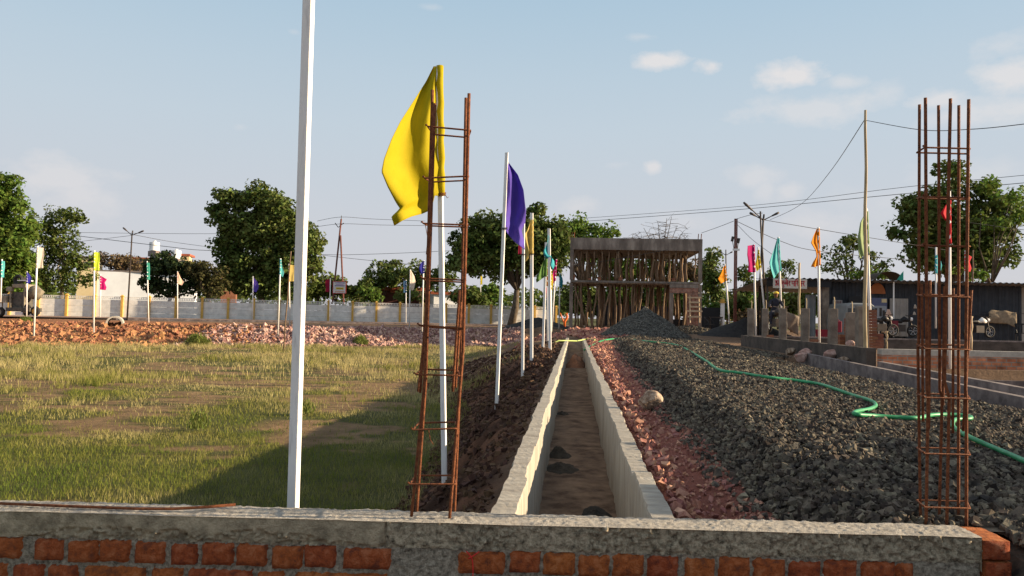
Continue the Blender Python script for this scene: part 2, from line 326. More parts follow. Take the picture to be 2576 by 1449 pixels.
def gmat(name):
    m=bpy.data.materials.new(name); m.use_nodes=True; n=m.node_tree.nodes; l=m.node_tree.links; b=n['Principled BSDF']; b.inputs['Roughness'].default_value=.8; b.inputs['Specular IOR Level'].default_value=.15
    tc=n.new('ShaderNodeTexCoord'); t=n.new('ShaderNodeTexNoise'); t.inputs['Scale'].default_value=.42; t.inputs['Detail'].default_value=5; l.new(tc.outputs['Object'],t.inputs[0])
    g=n.new('ShaderNodeNewGeometry'); ad=n.new('ShaderNodeMath'); ad.operation='MULTIPLY_ADD'; l.new(g.outputs['Random Per Island'],ad.inputs[0]); ad.inputs[1].default_value=.22; l.new(t.outputs[0],ad.inputs[2])
    sp=n.new('ShaderNodeSeparateXYZ'); l.new(tc.outputs['Object'],sp.inputs[0]); dm=n.new('ShaderNodeMapRange'); l.new(sp.outputs[1],dm.inputs[0]); dm.inputs[1].default_value=8; dm.inputs[2].default_value=26; dm.inputs[3].default_value=-.03; dm.inputs[4].default_value=.17
    a2=n.new('ShaderNodeMath'); a2.operation='ADD'; l.new(ad.outputs[0],a2.inputs[0]); l.new(dm.outputs[0],a2.inputs[1])
    r=n.new('ShaderNodeValToRGB'); l.new(a2.outputs[0],r.inputs[0]); e=r.color_ramp.elements; e[0].position=.42; e[0].color=(.10,.15,.022,1); e[1].position=.82; e[1].color=(.45,.385,.18,1); k=e.new(.58); k.color=(.20,.21,.04,1); k=e.new(.7); k.color=(.28,.255,.085,1)
    l.new(r.outputs[0],b.inputs[0]); tr=n.new('ShaderNodeBsdfTranslucent'); l.new(r.outputs[0],tr.inputs[0]); mx=n.new('ShaderNodeMixShader'); mx.inputs[0].default_value=.35; l.new(b.outputs[0],mx.inputs[1]); l.new(tr.outputs[0],mx.inputs[2]); l.new(mx.outputs[0],n['Material Output'].inputs[0])
    return m
M_grass=gmat('grass_blades')
def fieldpts(n,y0,y1):
    y=np.sqrt(rs.uniform(y0*y0,y1*y1,n)); x=rs.uniform(-1.02,-.03,n)*y*.98
    return x,y
Ps=[];Hs=[];Ws=[]
for (cnt,y0,y1,w_) in ((52000,7.2,13,.006),(52000,13,24,.011),(42000,24,53,.02)):
    x,y=fieldpts(cnt,y0,y1); f=infld(x,y); keep=f>.90
    bare=vn(x,y,3,.45,3)+.5*vn(x,y,8,2.5,2); keep&=(bare>-.03-.3*ss((12.5-y)/3))|(rs.rand(cnt)<.10)
    keep|=(f>.25)&(f<=.9)&(vn(x,y,1,.5)+.25*(f-.6)>.02)&(y>20)
    x=x[keep];y=y[keep]; Ps.append(np.stack([x,y,ground(x,y)-.01],1)); tall=ss((vn(x,y,12,.35,3)+.1)/.25)*ss((y-12)/10)
    Hs.append(rs.uniform(.035,.10,len(x))*(1+1.5*tall)); Ws.append(rs.uniform(.7,1.4,len(x))*w_)
tx,ty=fieldpts(2600,9,50); q=(infld(tx,ty)>.93)&(vn(tx,ty,21,.22,3)+.12*ss((ty-14)/14)>.10); tx=tx[q];ty=ty[q]
for a_,b_ in zip(tx,ty):
    k=26; rr=rs.uniform(.05,.28); xx=a_+rs.normal(size=k)*rr; yy=b_+rs.normal(size=k)*rr; Ps.append(np.stack([xx,yy,ground(xx,yy)-.01],1)); Hs.append(rs.uniform(.14,.34,k)); Ws.append(np.full(k,.006+.0004*b_))
blades('grass',np.concatenate(Ps),np.concatenate(Hs),np.concatenate(Ws),M_grass,'short green and straw coloured grass covering the sunken plot','grass')
# bushy weeds at the foot of the rubble bank, single plants
def weed(px,py,z,r,h,label,i):
    b=onz(px,py,z); k=900 if r>.3 else 170; a=rs.uniform(0,2*math.pi,k); q=np.sqrt(rs.rand(k))*r*(1.1-.5*rs.rand(k))
    P=np.stack([b[0]+q*np.cos(a),b[1]+q*np.sin(a),z+rs.uniform(0,.8,k)**1.4*h*(1-.6*q/r)],1)
    a=rs.uniform(0,2*math.pi,k); wd=np.full(k,.014 if r<.3 else .03); dx=np.stack([np.cos(a),np.sin(a),0*a],1)*wd[:,None]; up=np.stack([rs.uniform(-.12,.12,k)*r*2,rs.uniform(-.12,.12,k)*r*2,rs.uniform(.3,1,k)*h*.3],1)
    V=np.stack([P-dx,P+dx,P+up],1).reshape(-1,3)-b; o=npmesh('weed_clump',V,[3*np.arange(k)[:,None]+np.array([0,1,2])],M_weed,loc=b)
    tag(o,label,'plant',group='weed clumps in and beside the grassy plot')
M_weed=mat('weed_leaves',(.12,.16,.03),(.20,.22,.06),.75,.6,0,island=.35,trans=.35,spec=.15)
weed(497,868,-1.1,.7,1.0,'bushy weed clump below the rubble left of the tall white pole',0)
weed(907,868,-1.1,.5,.9,'bushy weed clump below the rubble right of the tall white pole',1)
weed(65,815,-.2,.5,.7,'small green weed on orange soil beside the white flag',2)
weed(500,1080,-1.1,.22,.5,'single leafy weed standing alone in the grass left of the tall pole',3)
weed(770,1040,-1.1,.2,.45,'pale green weed in the grass directly right of the tall white pole',4)
# ---------------------------------------------------------------- foreground brick wall
WL=np.array([-2.6,2.80]); WR=onz(2470,1352,.2)[:2]
wd=WR-WL; wl=np.linalg.norm(wd); wt=wd/wl; wn=np.array([-wt[1],wt[0]]); wang=math.atan2(wt[1],wt[0])
def wallx(px,py=1400):
    r=ray(px,py); # intersect with the wall's front plane
    t=((WL-EYE[:2])@wn)/(r[:2]@wn); p=EYE+r*t; return (p[:2]-WL)@wt
def wp(u,v,z): q=WL+wt*u+wn*v; return np.array([q[0],q[1],z])
bw=empty('brick_wall',(WL[0],WL[1],-.55),'low red brick wall with a rough concrete band on top, nearest to the camera','wall')
TH=.165
def hgrid(us,zs,f):
    P=np.zeros((len(us),len(zs),3))
    for i,u in enumerate(us): P[i]=[wp(u,0,z) for z in zs]
    U,ZZ=np.meshgrid(us,zs,indexing='ij'); d=f(U,ZZ); P[...,0]+=wn[0]*d; P[...,1]+=wn[1]*d; return P
us=np.arange(0,wl+.004,.006); u_joint=wallx(967)
def bandf(U,ZZ):
    t=(.2-ZZ)/.098
    rough=ss((t-.72+.9*vn(U,ZZ*0,4,5,3))/.12)*(U<u_joint)+(U>=u_joint)*(.35+.5*ss((vn(U,ZZ,2,4,2)+.12)/.2))
    d=.003*vn(U,ZZ,0,60,3)+rough*(.010+.034*vn(U,ZZ,7,90,3)-.012*(vn(U,ZZ,3,42,2)>.16)) ; d=np.where(t<.03,-.002,d)
    d=d+.008*np.exp(-((U-u_joint)/.004)**2)
    return d
Gb=hgrid(us,np.arange(.2,.098,-.0045),bandf); Gb[:,:3,2]+=(.005*vn(us,0*us,4,6,4))[:,None]*np.array([1,.7,.3]); ij=int(np.searchsorted(us,u_joint)); b=MB(); b.grid(Gb[:ij+1, ::-1]); b.build('concrete_band',M_conc_d,bw,True).location=tuple(-np.array(bw.location))
M_conc_r=mat('honeycomb_shade_concrete',(.07,.06,.042),(.62,.53,.38),.95,42,1.0,120,c3=(.36,.305,.215),contrast=(.30,.58))  # dark noise paints the shade of crevices into the rough concrete
b=MB(); b.grid(Gb[ij:, ::-1]); b.build('concrete_band',M_conc_r,bw,True).location=tuple(-np.array(bw.location))
# top of the band
vsn=np.arange(0,TH+.001,.0055); P=np.zeros((len(us),len(vsn),3)); U,VV=np.meshgrid(us,vsn,indexing='ij')
edge=.004*vn(U,0*U,1,25,3)
for i,u in enumerate(us):
    for j,v in enumerate(vsn): P[i,j]=wp(u,v,.2)
e_=np.minimum(VV,TH-VV)
P[...,2]+=(1-np.exp(-VV/.012))*(.009*vn(U,VV,2,10,4)+.008*vn(U,VV,6,80,3))+.005*vn(U,0*U,4,6,4)*np.exp(-VV/.03); P[...,1]+=np.where(VV<.004,.0035*0-.002,0)+np.where(VV>TH-.008,.03*vn(U,0*U,9,9,3),0)
b=MB(); b.grid(P); b.build('band_top',M_lit,bw,True).location=tuple(-np.array(bw.location))
b=MB(); b.box(wp(wl/2,TH/2+.014,-.1875),(wl-.02,TH-.03,.72),wang); b.build('wall_core',M_mortar,bw).location=tuple(-np.array(bw.location))
b=MB()
b.add([wp(wl,0,.07),wp(wl,TH,.07),wp(wl,TH,.196),wp(wl,0,.196)],[(0,1,2,3)]); b.add([wp(0,TH-.001,.07),wp(wl,TH-.001,.07),wp(wl,TH-.001,.196),wp(0,TH-.001,.196)],[(3,2,1,0)]); b.build('band_end',M_conc_d,bw).location=tuple(-np.array(bw.location))
# mortar face (rough) and the bricks proud of it
def mortf(U,ZZ): return .009+.018*vn(U,ZZ,5,85,3)+.006*vn(U,ZZ,15,20,2)
b=MB(); b.grid(hgrid(np.arange(0,wl,.009),np.arange(.104,-.56,-.008),mortf)[:, ::-1]); b.build('mortar',M_mortar,bw,True).location=tuple(-np.array(bw.location))
row1=[(0,47),(85,155),(170,243),(250,322),(340,412),(430,493),(510,582),(595,668),(687,757),(767,842),(865,980),(1156,1267),(1285,1357),(1370,1444),(1458,1531),(1545,1618),(1631,1705),(1725,1797),(1811,1885),(1899,1973),(1990,2063),(2078,2153),(2170,2250),(2258,2295)]
row2=[(0,13),(33,107),(123,193),(215,365),(385,455),(475,630),(650,712),(745,970),(1175,1330),(1350,1440),(1455,1520),(1540,1690),(1710,1790),(1805,1960),(1975,2045),(2060,2130),(2150,2290)]
bb=MB()
def brickat(u0,u1,z1,h=.09):
    u0-=.0075; u1+=.0075; z1+=.003
    nu=max(4,int((u1-u0)/.012)); nz_=7; uu=np.linspace(u0,u1,nu); zz=np.linspace(z1,z1-h,nz_)
    UU,ZZ=np.meshgrid(uu,zz,indexing='ij')
    k1=rnd.uniform(0,50); e=np.minimum(np.minimum(UU-u0,u1-UU)/.006,np.minimum(z1-ZZ,ZZ-(z1-h))/.006); e=np.clip(e,0,1)
    U2=UU+(1-e)*.008*vn(UU*40+k1,ZZ*40,k1,1,2); Z2=ZZ+(1-e)*.009*vn(UU*40,ZZ*40+k1,k1,1,2)
    D=-.010*rnd.uniform(.6,1.2)-.005*vn(UU,ZZ,k1,60,3)+.006*(1-e)**2*1.0
    D=np.where(e<=0,D+.016,D)
    P=np.zeros(UU.shape+(3,)); P[...,0]=WL[0]+wt[0]*U2+wn[0]*D; P[...,1]=WL[1]+wt[1]*U2+wn[1]*D; P[...,2]=Z2
    bb.grid(P[:, ::-1])
zrow=.2-.101
for k,(a,c) in enumerate(row1): brickat(wallx(a-(60 if a==0 else 0)),wallx(c),zrow-.004*(k%3))
for a,c in row2: brickat(wallx(a-(80 if a==0 else 0)),wallx(c),zrow-.103)
for r in range(2,6):
    u=.02+.1*(r%2)
    while u<wl-.2:
        ln=rnd.choice((.11,.11,.225)); 
        if not(wallx(985)<u+ln/2<wallx(1150)): brickat(u,u+ln,zrow-.103*r)
        u+=ln+.022
bb.build('brick_courses',M_brick,bw,True).location=tuple(-np.array(bw.location))
# stacked loose bricks at the right end
def brick_geo(b,c,size=(.225,.108,.072),rz=0,seed=0):
    nx,ny,nz_=9,5,4; P=[]; s=np.array(size)/2
    for ax in range(3):
        for sg in (-1,1):
            o=[i for i in range(3) if i!=ax]; a=np.linspace(-1,1,8); A,B=np.meshgrid(a,a,indexing='ij'); G=np.zeros((8,8,3)); G[...,ax]=sg; G[...,o[0]]=A; G[...,o[1]]=B
            G=G*s; q=np.sort(np.abs(G)/s,-1)[...,1]; G=G*(1-.07*(q**6))[...,None]; nn=vn(G[...,0]+seed,G[...,1],G[...,2],40,3); G=G*(1+.08*nn)[...,None]
            ca,sa=math.cos(rz),math.sin(rz); G=G@np.array([[ca,sa,0],[-sa,ca,0],[0,0,1]])+np.array(c)
            if (sg>0)==(ax!=1): G=G[::-1]
            b.grid(G)
base=WR+wn*.09+wt*.058
for k in range(7):
    zc=.2-.045-.08*k; b=MB(); brick_geo(b,(0,0,0),(.105,.215,.076),wang+rnd.uniform(-.04,.04),seed=k*3.1)
    o=b.build('loose_brick',M_brick,None,True); o.location=(base[0]+.003*(k%2)-.004,base[1],zc)
    tag(o,['uppermost','second','third','fourth','fifth','sixth','lowest'][k]+' brick of the upright pile against the right end of the nearest wall','brick',group='bricks piled at the end of the nearest wall')
# ribbed steel rod lying on the wall
def rod(b,p0,p1,r,n=7,bend=0,k=14,jit=.0):
    p0=np.array(p0);p1=np.array(p1); L_=[]
    for i in range(k+1):
        t=i/k; p=p0*(1-t)+p1*t; p=p+np.array([bend*math.sin(math.pi*t),jit*math.sin(5*t),0]); L_.append(p)
    b.tube(L_,r,n)
b=MB(); P=[wp(wallx(px,py),v,.211+dz) for px,py,v,dz in ((-120,1262,.075,0),(150,1272,.055,0),(330,1276,.045,0),(420,1276,.05,.002),(500,1272,.075,.006),(568,1268,.10,.012))]
b.tube(P,.0058,8); o=b.build('steel_rod',M_rust,None,True,loc=P[2]); tag(o,'single rusty ribbed rod lying along the top of the nearest wall','steel rod')
b=MB(); u=wallx(1186,1405); P=[wp(u+dx,-.010,z) for dx,z in ((-.02,.098),(-.008,.085),(0,.077),(.006,.055),(.008,.02),(.005,-.05))]; b.tube(P,.0022,6); b.tube([wp(u-.012,-.012,.07),wp(u,-.014,.077),wp(u+.01,-.012,.083),wp(u+.03,-.010,.098)],.002,6)
M_red=mat('red_string',(.7,.03,.03),None,.6); o=b.build('string',M_red,None,True,loc=P[2]); tag(o,'short red string tied to a brick in the nearest wall','string')
# ---------------------------------------------------------------- reinforcement cages
def cage(name,bars,ties,foot,label,extra=()):
    """bars: list of (polyline of 3D pts, radius); ties: list of corner loops"""
    t=empty(name,foot,label,'rebar cage',group='reinforcement cages standing on the nearest wall')
    for pts,r in bars: b=MB(); b.tube([rel(t,p) for p in pts],r,8); b.build('bar',M_rust,t,True)
    for lp,r in ties:
        b=MB(); P=[rel(t,p) for p in lp]; P.append(P[0]); Q_=[]
        for i in range(len(P)-1):
            for s in (.0,.07,.5,.93): Q_.append(P[i]*(1-s)+P[i+1]*s)
        Q_.append(P[0]); b.tube(Q_,r,6,False)
        # hooked ends
        b.tube([P[0],P[0]+np.array([-.006,-.002,.008]),P[0]+np.array([-.009,.0,.004])],r*.9,6); b.build('tie',M_rust,t,True)
    for pts,r in extra: b=MB(); b.tube([rel(t,p) for p in pts],r,5); b.build('binding_wire',M_rust,t,True)
    return t
D1=3.02
def L1(x0,y0,x1,y1,d0,d1=None,k=8,wob=0):
    d1=d1 or d0; return [Q(x0+(x1-x0)*t+wob*math.sin(7*t+x0),y0+(y1-y0)*t,d0+(d1-d0)*t) for t in np.linspace(0,1,k)]
bars=[(L1(1035,1299,1066,985,2.99,2.98)+L1(1068,960,1088,226,2.98,2.94),.0063),(L1(1048,1292,1071,960,3.09)+L1(1072,940,1094,260,3.09,3.06),.0060),
      (L1(1131,1303,1163,905,2.99,2.98)+L1(1165,880,1180,235,2.98,2.94),.0063),(L1(1143,1294,1156,985,3.10)+L1(1158,960,1172,246,3.10,3.06),.0060),
      (L1(1057,988,1075,735,3.01),.0055),(L1(1139,985,1156,730,3.01),.0055),(L1(1052,985,1066,860,3.06),.0055),(L1(1146,975,1160,760,3.05),.0055)]
def tie4(yl,yr,xl,xr,yb,d0=2.975,d1=3.10):
    off=10
    return [Q(xl,yl,d0),Q(xr,yr,d0),Q(xr-6,yb+(yr-yl)*.8,d1),Q(xl+14,yb,d1)]
T1=[(1218,1218,1031,1147,1196),(1081,1078,1039,1151,1064),(942,945,1046,1157,929),(818,826,1055,1166,822),(700,705,1062,1172,706),(562,566,1065,1177,568),(448,443,1069,1179,458),(318,328,1076,1184,338)]
ties=[(tie4(*q),.0036) for q in T1]
ex=[([Q(1078,1080,3.0),Q(1082,1105,3.0),Q(1090,1118,3.0)],.0016),([Q(1148,1075,3.0),Q(1152,1095,2.98),Q(1146,1120,3.0)],.0014),([Q(1070,565,3.0),Q(1076,600,2.98),Q(1072,640,3.0)],.0014),([Q(1148,830,3.0),Q(1152,840,2.98),Q(1158,850,3.0)],.0014)]
cage('rebar_cage',bars,ties,wp(wallx(1085,1300),.08,.2),'narrow rusty four bar cage leaning right, standing in front of the yellow flag',ex)
bars=[(L1(2316,1331,2309,880,3.20)+L1(2311,860,2313,263,3.20,3.17),.0062),(L1(2329,1346,2335,1000,3.09)+L1(2332,980,2328,246,3.09,3.05),.0066),(L1(2362,1333,2370,1000,3.20)+L1(2364,980,2361,265,3.20,3.17),.0062),
      (L1(2381,1349,2388,1000,3.09)+L1(2376,960,2391,248,3.09,3.05),.0066),(L1(2411,1336,2412,265,3.20,3.17,12),.0062),(L1(2431,1349,2431,1000,3.09)+L1(2429,980,2437,250,3.09,3.05),.0066),
      (L1(2337,1080,2340,705,3.12),.0052),(L1(2372,1020,2376,720,3.18),.0055),(L1(2397,1090,2398,725,3.12),.0055),(L1(2423,1085,2444,730,3.12),.0055),(L1(2322,1060,2319,715,3.18),.0055)]
def tie6(y,yb,xl=2318,xr=2440,d0=3.07,d1=3.22): return [Q(xl+8,y,d0),Q(xr,y+3,d0),Q(xr-8,yb+3,d1),Q(xl-12,yb,d1)]
ties=[(tie6(y,yb),.0038) for y,yb in ((1276,1258),(1141,1126),(1000,990),(877,866),(745,741),(617,618),(495,499),(371,384))]
cage('rebar_cage',bars,ties,wp(wallx(2370,1340),.09,.2),'straight rusty six bar cage on the right end of the nearest wall',[([Q(2325,700,3.1),Q(2334,740,3.08),Q(2330,780,3.1)],.0014),([Q(2375,880,3.1),Q(2380,905,3.08),Q(2386,915,3.1)],.0014)])
# ---------------------------------------------------------------- drain
dr=empty('drain',(0.045,22,-.66),'long open concrete drain channel running away through the site','drain')
LO,LI,RI,RO=-.41,-.285,.38,.505
M_dw=mat('board_marked_concrete',(.27,.24,.20),(.42,.39,.33),.92,5,.35,40,stretch=(1,3,.4))
M_df=mat('muddy_concrete',(.075,.045,.028),(.25,.17,.112),.95,4,.5,20)
def dwall(x0,x1,y0,y1,seed,lip):
    ysn=np.concatenate([np.arange(y0,16,.035),np.arange(16,y1,.12)]); w0=.016*vn(ysn,ysn*0+seed,0,1.4,4)+.016*vn(ysn,ysn*0+seed,7,9,2)+.012*(np.floor((ysn+seed)/1.2)%2); w1=.018*vn(ysn,ysn*0+seed+20,0,1.6,4)+.016*vn(ysn,ysn*0+seed,9,11,2)+.012*(np.floor((ysn+seed+.5)/1.2)%2)
    zt=.012*vn(ysn,ysn*0+seed,3,1.0,3); st=np.floor((ysn+seed)/1.2)%3*.010
    P=[]
    for i,y in enumerate(ysn):
        a,c=x0+w0[i],x1+w1[i]; z=zt[i]+st[i]
        row=[(a-.004,y,-.85),(a-.002,y,-.3),(a,y,-.02+z),(a+.006,y,z)]+[(a+.006+(c-a-.012)*t,y,z+.005*vn(y*30,t*9+seed,0,1,2)) for t in (.2,.4,.6,.8)]+[(c-.006,y,z),(c,y,-.015+z),(c+.002,y,-.3),(c+.004,y,-.85)]
        P.append(row)
    P=np.array(P); b=MB(); b.grid(P[:, ::-1]); 
    e0=P[0]; e1=P[-1]; 
    for E_,fl in ((e0,0),(e1,1)):
        k=len(E_)
        f=[(i,i+1,k-2-i,k-1-i) for i in range(k//2-1)]
        b.add(E_,[q if fl else q[::-1] for q in f])
    return b
o=dwall(LO,LI,3.30,38.5,2,0).build('side_wall',M_dw,dr); o.location=tuple(-np.array(dr.location))
o=dwall(RI,RO,3.32,38.2,31,0).build('side_wall',M_dw,dr); o.location=tuple(-np.array(dr.location))
xf=np.linspace(LI-.02,RI+.02,14); yf=np.concatenate([np.arange(3.3,14,.09),np.arange(14,40.6,.25)]); XF,YF=np.meshgrid(xf,yf,indexing='ij')
def dfl(x,y): return -.66+.03*vn(x,y,0,1.2,3)+.012*vn(x,y,4,8,2)+.16*ss((y-20.5)/1)*ss((24.8-y)/.6)*(.6+vn(x,y,2,2))+.55*ss((y-29)/9)
b=MB(); b.grid(np.stack([XF,YF,dfl(XF,YF)],-1)); o=b.build('channel_floor',M_df,dr,True); o.location=tuple(-np.array(dr.location))
a=np.linspace(0,2*math.pi,33); q=np.linspace(0,1,12); Aa,Qq=np.meshgrid(a,q,indexing='ij')
for nm_,x_,y_,rx_,ry_,h_,m_,lb_ in (('soil_heap',.05,26.5,.36,2.2,.42,None,'red brown soil heap blocking the far part of the drain'),('silt_heap',.2,6.35,.17,.5,.10,1,'long black silt heap at the near right of the drain floor')):
    b=MB(); wb2=1+.6*vn(np.cos(Aa)*2,np.sin(Aa)*2,x_*9); P=np.stack([Qq*rx_*np.minimum(wb2,1.1)*np.cos(Aa),Qq*ry_*wb2*np.sin(Aa),h_*(1-Qq**1.6)*(1+1.0*vn(Qq*np.cos(Aa)*4,Qq*np.sin(Aa)*6,2))-.03],-1); b.grid(P)
    o=b.build(nm_,M_soilclod if m_ is None else mat('black_silt',(.02,.018,.016),(.045,.04,.033),.98,20,.6,60),None,True); o.location=(x_,y_,-.655); tag(o,lb_,'soil heap')
M_sand=mat('dark_silt',(.035,.03,.025),(.07,.06,.045),.98,20,.6,60)
for k,(px,py,r,h,lab) in enumerate(((1410,1135,.15,.12,'larger'),(1415,1168,.21,.08,'flat'),(1412,1030,.13,.07,'farther'))):
    p=onz(px,py+12,-.66); b=MB(); a=np.linspace(0,2*math.pi,33); q=np.linspace(0,1,12); Aa,Qq=np.meshgrid(a,q,indexing='ij')
    wob=1+.7*vn(np.cos(Aa)*2,np.sin(Aa)*2,k*3.1); hh_=h*(1-Qq**1.2)*(1+1.3*vn(Qq*np.cos(Aa)*5,Qq*np.sin(Aa)*5,k))
    P=np.stack([Qq*r*wob*np.cos(Aa)*1.1,Qq*r*wob*np.sin(Aa)*1.6,hh_-.02],-1); b.grid(P)
    o=b.build('silt_heap',M_sand,None,True); o.location=(LI+r*.75,p[1],-.655); tag(o,['pointed dark silt heap in the drain, the middle of three','flat dark silt heap in the drain, nearest of three','small silt heap farthest along the drain floor'][k],'silt heap',group='silt heaps in the drain')
b=MB(); p0=onz(1424,857,.02); p1=onz(1476,853,.04); P=[p0+np.array([-.9,-.6,-.25]),p0+np.array([-.3,-.2,.0]),p0,(p0+p1)/2+np.array([0,0,-.05]),p1,p1+np.array([.15,-.5,.02]),p1+np.array([.32,-1.9,.04]),p1+np.array([.25,-3.4,.02])]
M_ygp=mat('yellow_green_pipe',(.45,.55,.18),None,.5); b.tube(P,.028,8); o=b.build('pipe',M_ygp,None,True,loc=P[2]); tag(o,'thin yellow green pipe laid across the far end of the drain','pipe')
# ---------------------------------------------------------------- stones and clods along drain and banks
M_edge=mat('red_murram_stone',(.24,.085,.06),(.47,.25,.19),.92,6,.5,40,island=.35)
n=1300; y=3.5+34*rs.rand(n)**1.3; x=.55+.13*rs.rand(n)+.014*(y-4)*rs.rand(n); P=np.stack([x,y,-.05+.07*rs.rand(n)],1)
V,Fi=stones(P,rs.uniform(.015,.058,n)*(.6+.055*y),tilt=1.2,aspect=(.8,1.3,.7)); V1,F1=V,Fi
n=11000; y=3.6+38*rs.rand(n)**1.4; x=.55+1.3*rs.rand(n)**1.3; P=np.stack([x,y,ground(x,y)+.005],1); V2,F2=stones(P,rs.uniform(.006,.022,n)*rs.choice([1,1,1,2.0],n)*(1+.05*y),aspect=(1,.8,.5))
n=500; y=38+11*rs.rand(n); x=-3+6.5*rs.rand(n); P=np.stack([x,y,ground(x,y)+.05],1); V3,F3=stones(P,rs.uniform(.1,.32,n),tilt=.8)
o=npmesh('rubble_edging',np.concatenate([V1,V2,V3]),[np.concatenate([F1,F2+len(V1),F3+len(V1)+len(V2)])],M_edge); tag(o,'pink broken stones packed along the right edge of the drain','rubble',kind='stuff')
def clods(name,fn,n,s0,s1,m,label):
    P=fn(n); V,Fi=stones(P,rs.uniform(s0,s1,len(P))*(.6+.04*P[:,1]),tilt=3,aspect=(1,.85,.7)); o=npmesh(name,V,[Fi],m); tag(o,label,'soil clods',kind='stuff')
def bankpts(n):
    y=3.3+30*rs.rand(n)**1.5; wr=np.interp(y,[8,11.5,17,21,30,45],[1.35,1.55,2.0,3.4,4.5,5.0]); x=-.45-wr*1.1*rs.rand(n)**.8; return np.stack([x,y,ground(x,y)],1)
M_clod=mat('dark_bank_clods',(.035,.018,.012),(.115,.06,.036),.98,7,.5,40,island=.35)
clods('bank_clods',bankpts,9500,.015,.085,M_clod,'dark brown clods of soil on the bank left of the drain')
def rockpts(n,x0,x1,lo,hi):
    x=rs.uniform(x0,x1,n); s=-rs.uniform(lo,hi,n)*np.interp(x,[-30,-20],[8,2.6]); t=(x-A0[0]-Nn[0]*s)/Tn[0]; y=A0[1]+Tn[1]*t+Nn[1]*s
    P=np.stack([x,y,ground(x,y)+.02],1); return P[infld(x,y)>.005]
P=np.concatenate([rockpts(5200,-23.5,-4.0,-.12,1.05)]); V,Fi=stones(P,rs.uniform(.10,.34,len(P)),tilt=3,aspect=(1,.8,.6)); o=npmesh('rubble_bank',V,[Fi],M_stoneP); tag(o,'pinkish rubble stones heaped along the far edge of the grassy plot','rubble',kind='stuff')
M_oclod=mat('orange_soil_clods',(.22,.095,.05),(.36,.18,.095),.98,3,.5,30,island=.3)
P=rockpts(9000,-46,-19,-.1,1.1); V,Fi=stones(P,rs.uniform(.04,.15,len(P))*rs.choice([.7,1,2.2],len(P)),tilt=3,aspect=(1,.85,.6)); o=npmesh('earth_bank',V,[Fi],M_oclod); tag(o,'crumbly orange earth bank behind the grass at far left','earth',kind='stuff')
# boulder by the drain, boulders at the right kerb
def boulder(p,s,m,label,seed,group=None,cat='boulder'):
    n1,n2=22,34; th=np.linspace(0,math.pi,n1); ph=np.linspace(0,2*math.pi,n2); TT,PP=np.meshgrid(th,ph,indexing='ij')
    D=np.stack([np.sin(TT)*np.cos(PP),np.sin(TT)*np.sin(PP),np.cos(TT)],-1); q_=np.random.RandomState(int(seed*10)+5); pn=q_.normal(size=(16,3)); pn/=np.linalg.norm(pn,axis=1)[:,None]; pd=q_.uniform(.72,1.0,16)
    r=np.min(np.where(D@pn.T>.05,pd/np.maximum(D@pn.T,.05),9),-1); r=np.minimum(r,1.15)*(1+.22*vn(D[...,0]+seed,D[...,1],D[...,2],2.2,4))
    P=D*r[...,None]*np.array(s)/2; b=MB(); b.grid(P); o=b.build('boulder',m); o.location=tuple(p); return tag(o,label,cat,group)
M_bld=mat('weathered_boulder',(.16,.10,.065),(.46,.36,.27),.95,9,.8,30,contrast=(.4,.6))
p=onz(1632,1034,0); boulder((p[0]+.02,p[1]+.12,.11),(.25,.23,.20),M_bld,'single rounded boulder on the pink strip beside the drain',3)
for k,(px,py,z,s,lab) in enumerate(((2062,893,.0,.45,'low pink boulder at the start of the right kerb'),(2092,886,.05,.5,'pointed pink boulder behind the start of the right kerb'),(2112,872,.1,.5,'bulky pink boulder leaning on the plinth below the last column'),(2033,872,.05,.35,'dark boulder standing against the plinth wall'),(1960,862,.05,.4,'flat dark stone leaning on the far plinth wall'))):
    p=[(6.15,21.3),(6.5,22.1),(6.72,20.7),(6.7,19.6),(6.62,24.0)][k]; boulder((p[0],p[1],z+s*.14),(s*.8,s*.7,s*.62),M_stoneP if k<3 else M_bld,lab,k*2.3,'boulders along the right side')
# ---------------------------------------------------------------- gravel road
def toe(y): return .93+.024*(y-4)+.25*vn(y,y*0,2,.6,3)+.5*ss((y-30)/10)
def gz(x,y):
    t=(x-toe(y))/np.where(y<25,.42,.7); h=ss(t)*(.17-.055*np.clip(x-2,0,5))
    h=h+ss(t)*(.09*vn(x,y,1,.9,3)+.05*vn(x,y,5,3,2)); h=h*ss((47.5-y)/8)+.02*ss(t)
    h=h-.30*ss((x-5.0)/1.1)*ss((24-y)/3)
    return np.where(t<=0,-.08,h+ground(x,y)*(y>40))
gx=np.arange(.75,6.5,.07); gy=np.concatenate([np.arange(3.22,12,.07),np.arange(12,50,.16)])
GX,GY=np.meshgrid(gx,gy,indexing='ij'); GX=GX+ss((GY-22)/10)*ss((GX-3)/3)*2.6*0; GZ=gz(GX,GY)-.012
Vg=np.stack([GX,GY,GZ],-1).reshape(-1,3); a,c=GX.shape; I=np.arange(a*c).reshape(a,c); Fq=np.stack([I[:-1,:-1],I[1:,:-1],I[1:,1:],I[:-1,1:]],-1).reshape(-1,4)
PS=[];SZ=[]
for cnt,y0,y1,s0,s1 in ((56000,3.25,10,.013,.040),(30000,10,20,.024,.056),(15000,20,33,.04,.085),(7000,33,48,.05,.12)):
    y=y0+(y1-y0)*rs.rand(cnt); x=toe(y)-.12+(6.42-toe(y))*rs.rand(cnt); q=(x-toe(y)>.05)|(rs.rand(cnt)<.3); x=x[q];y=y[q]
    z=np.maximum(gz(x,y),ground(x,y))+rs.uniform(-.006,.016,len(x)); PS.append(np.stack([x,y,z],1)); SZ.append(rs.uniform(s0,s1,len(x))*rs.choice([.45,.75,1.,1.,1.35],len(x)))
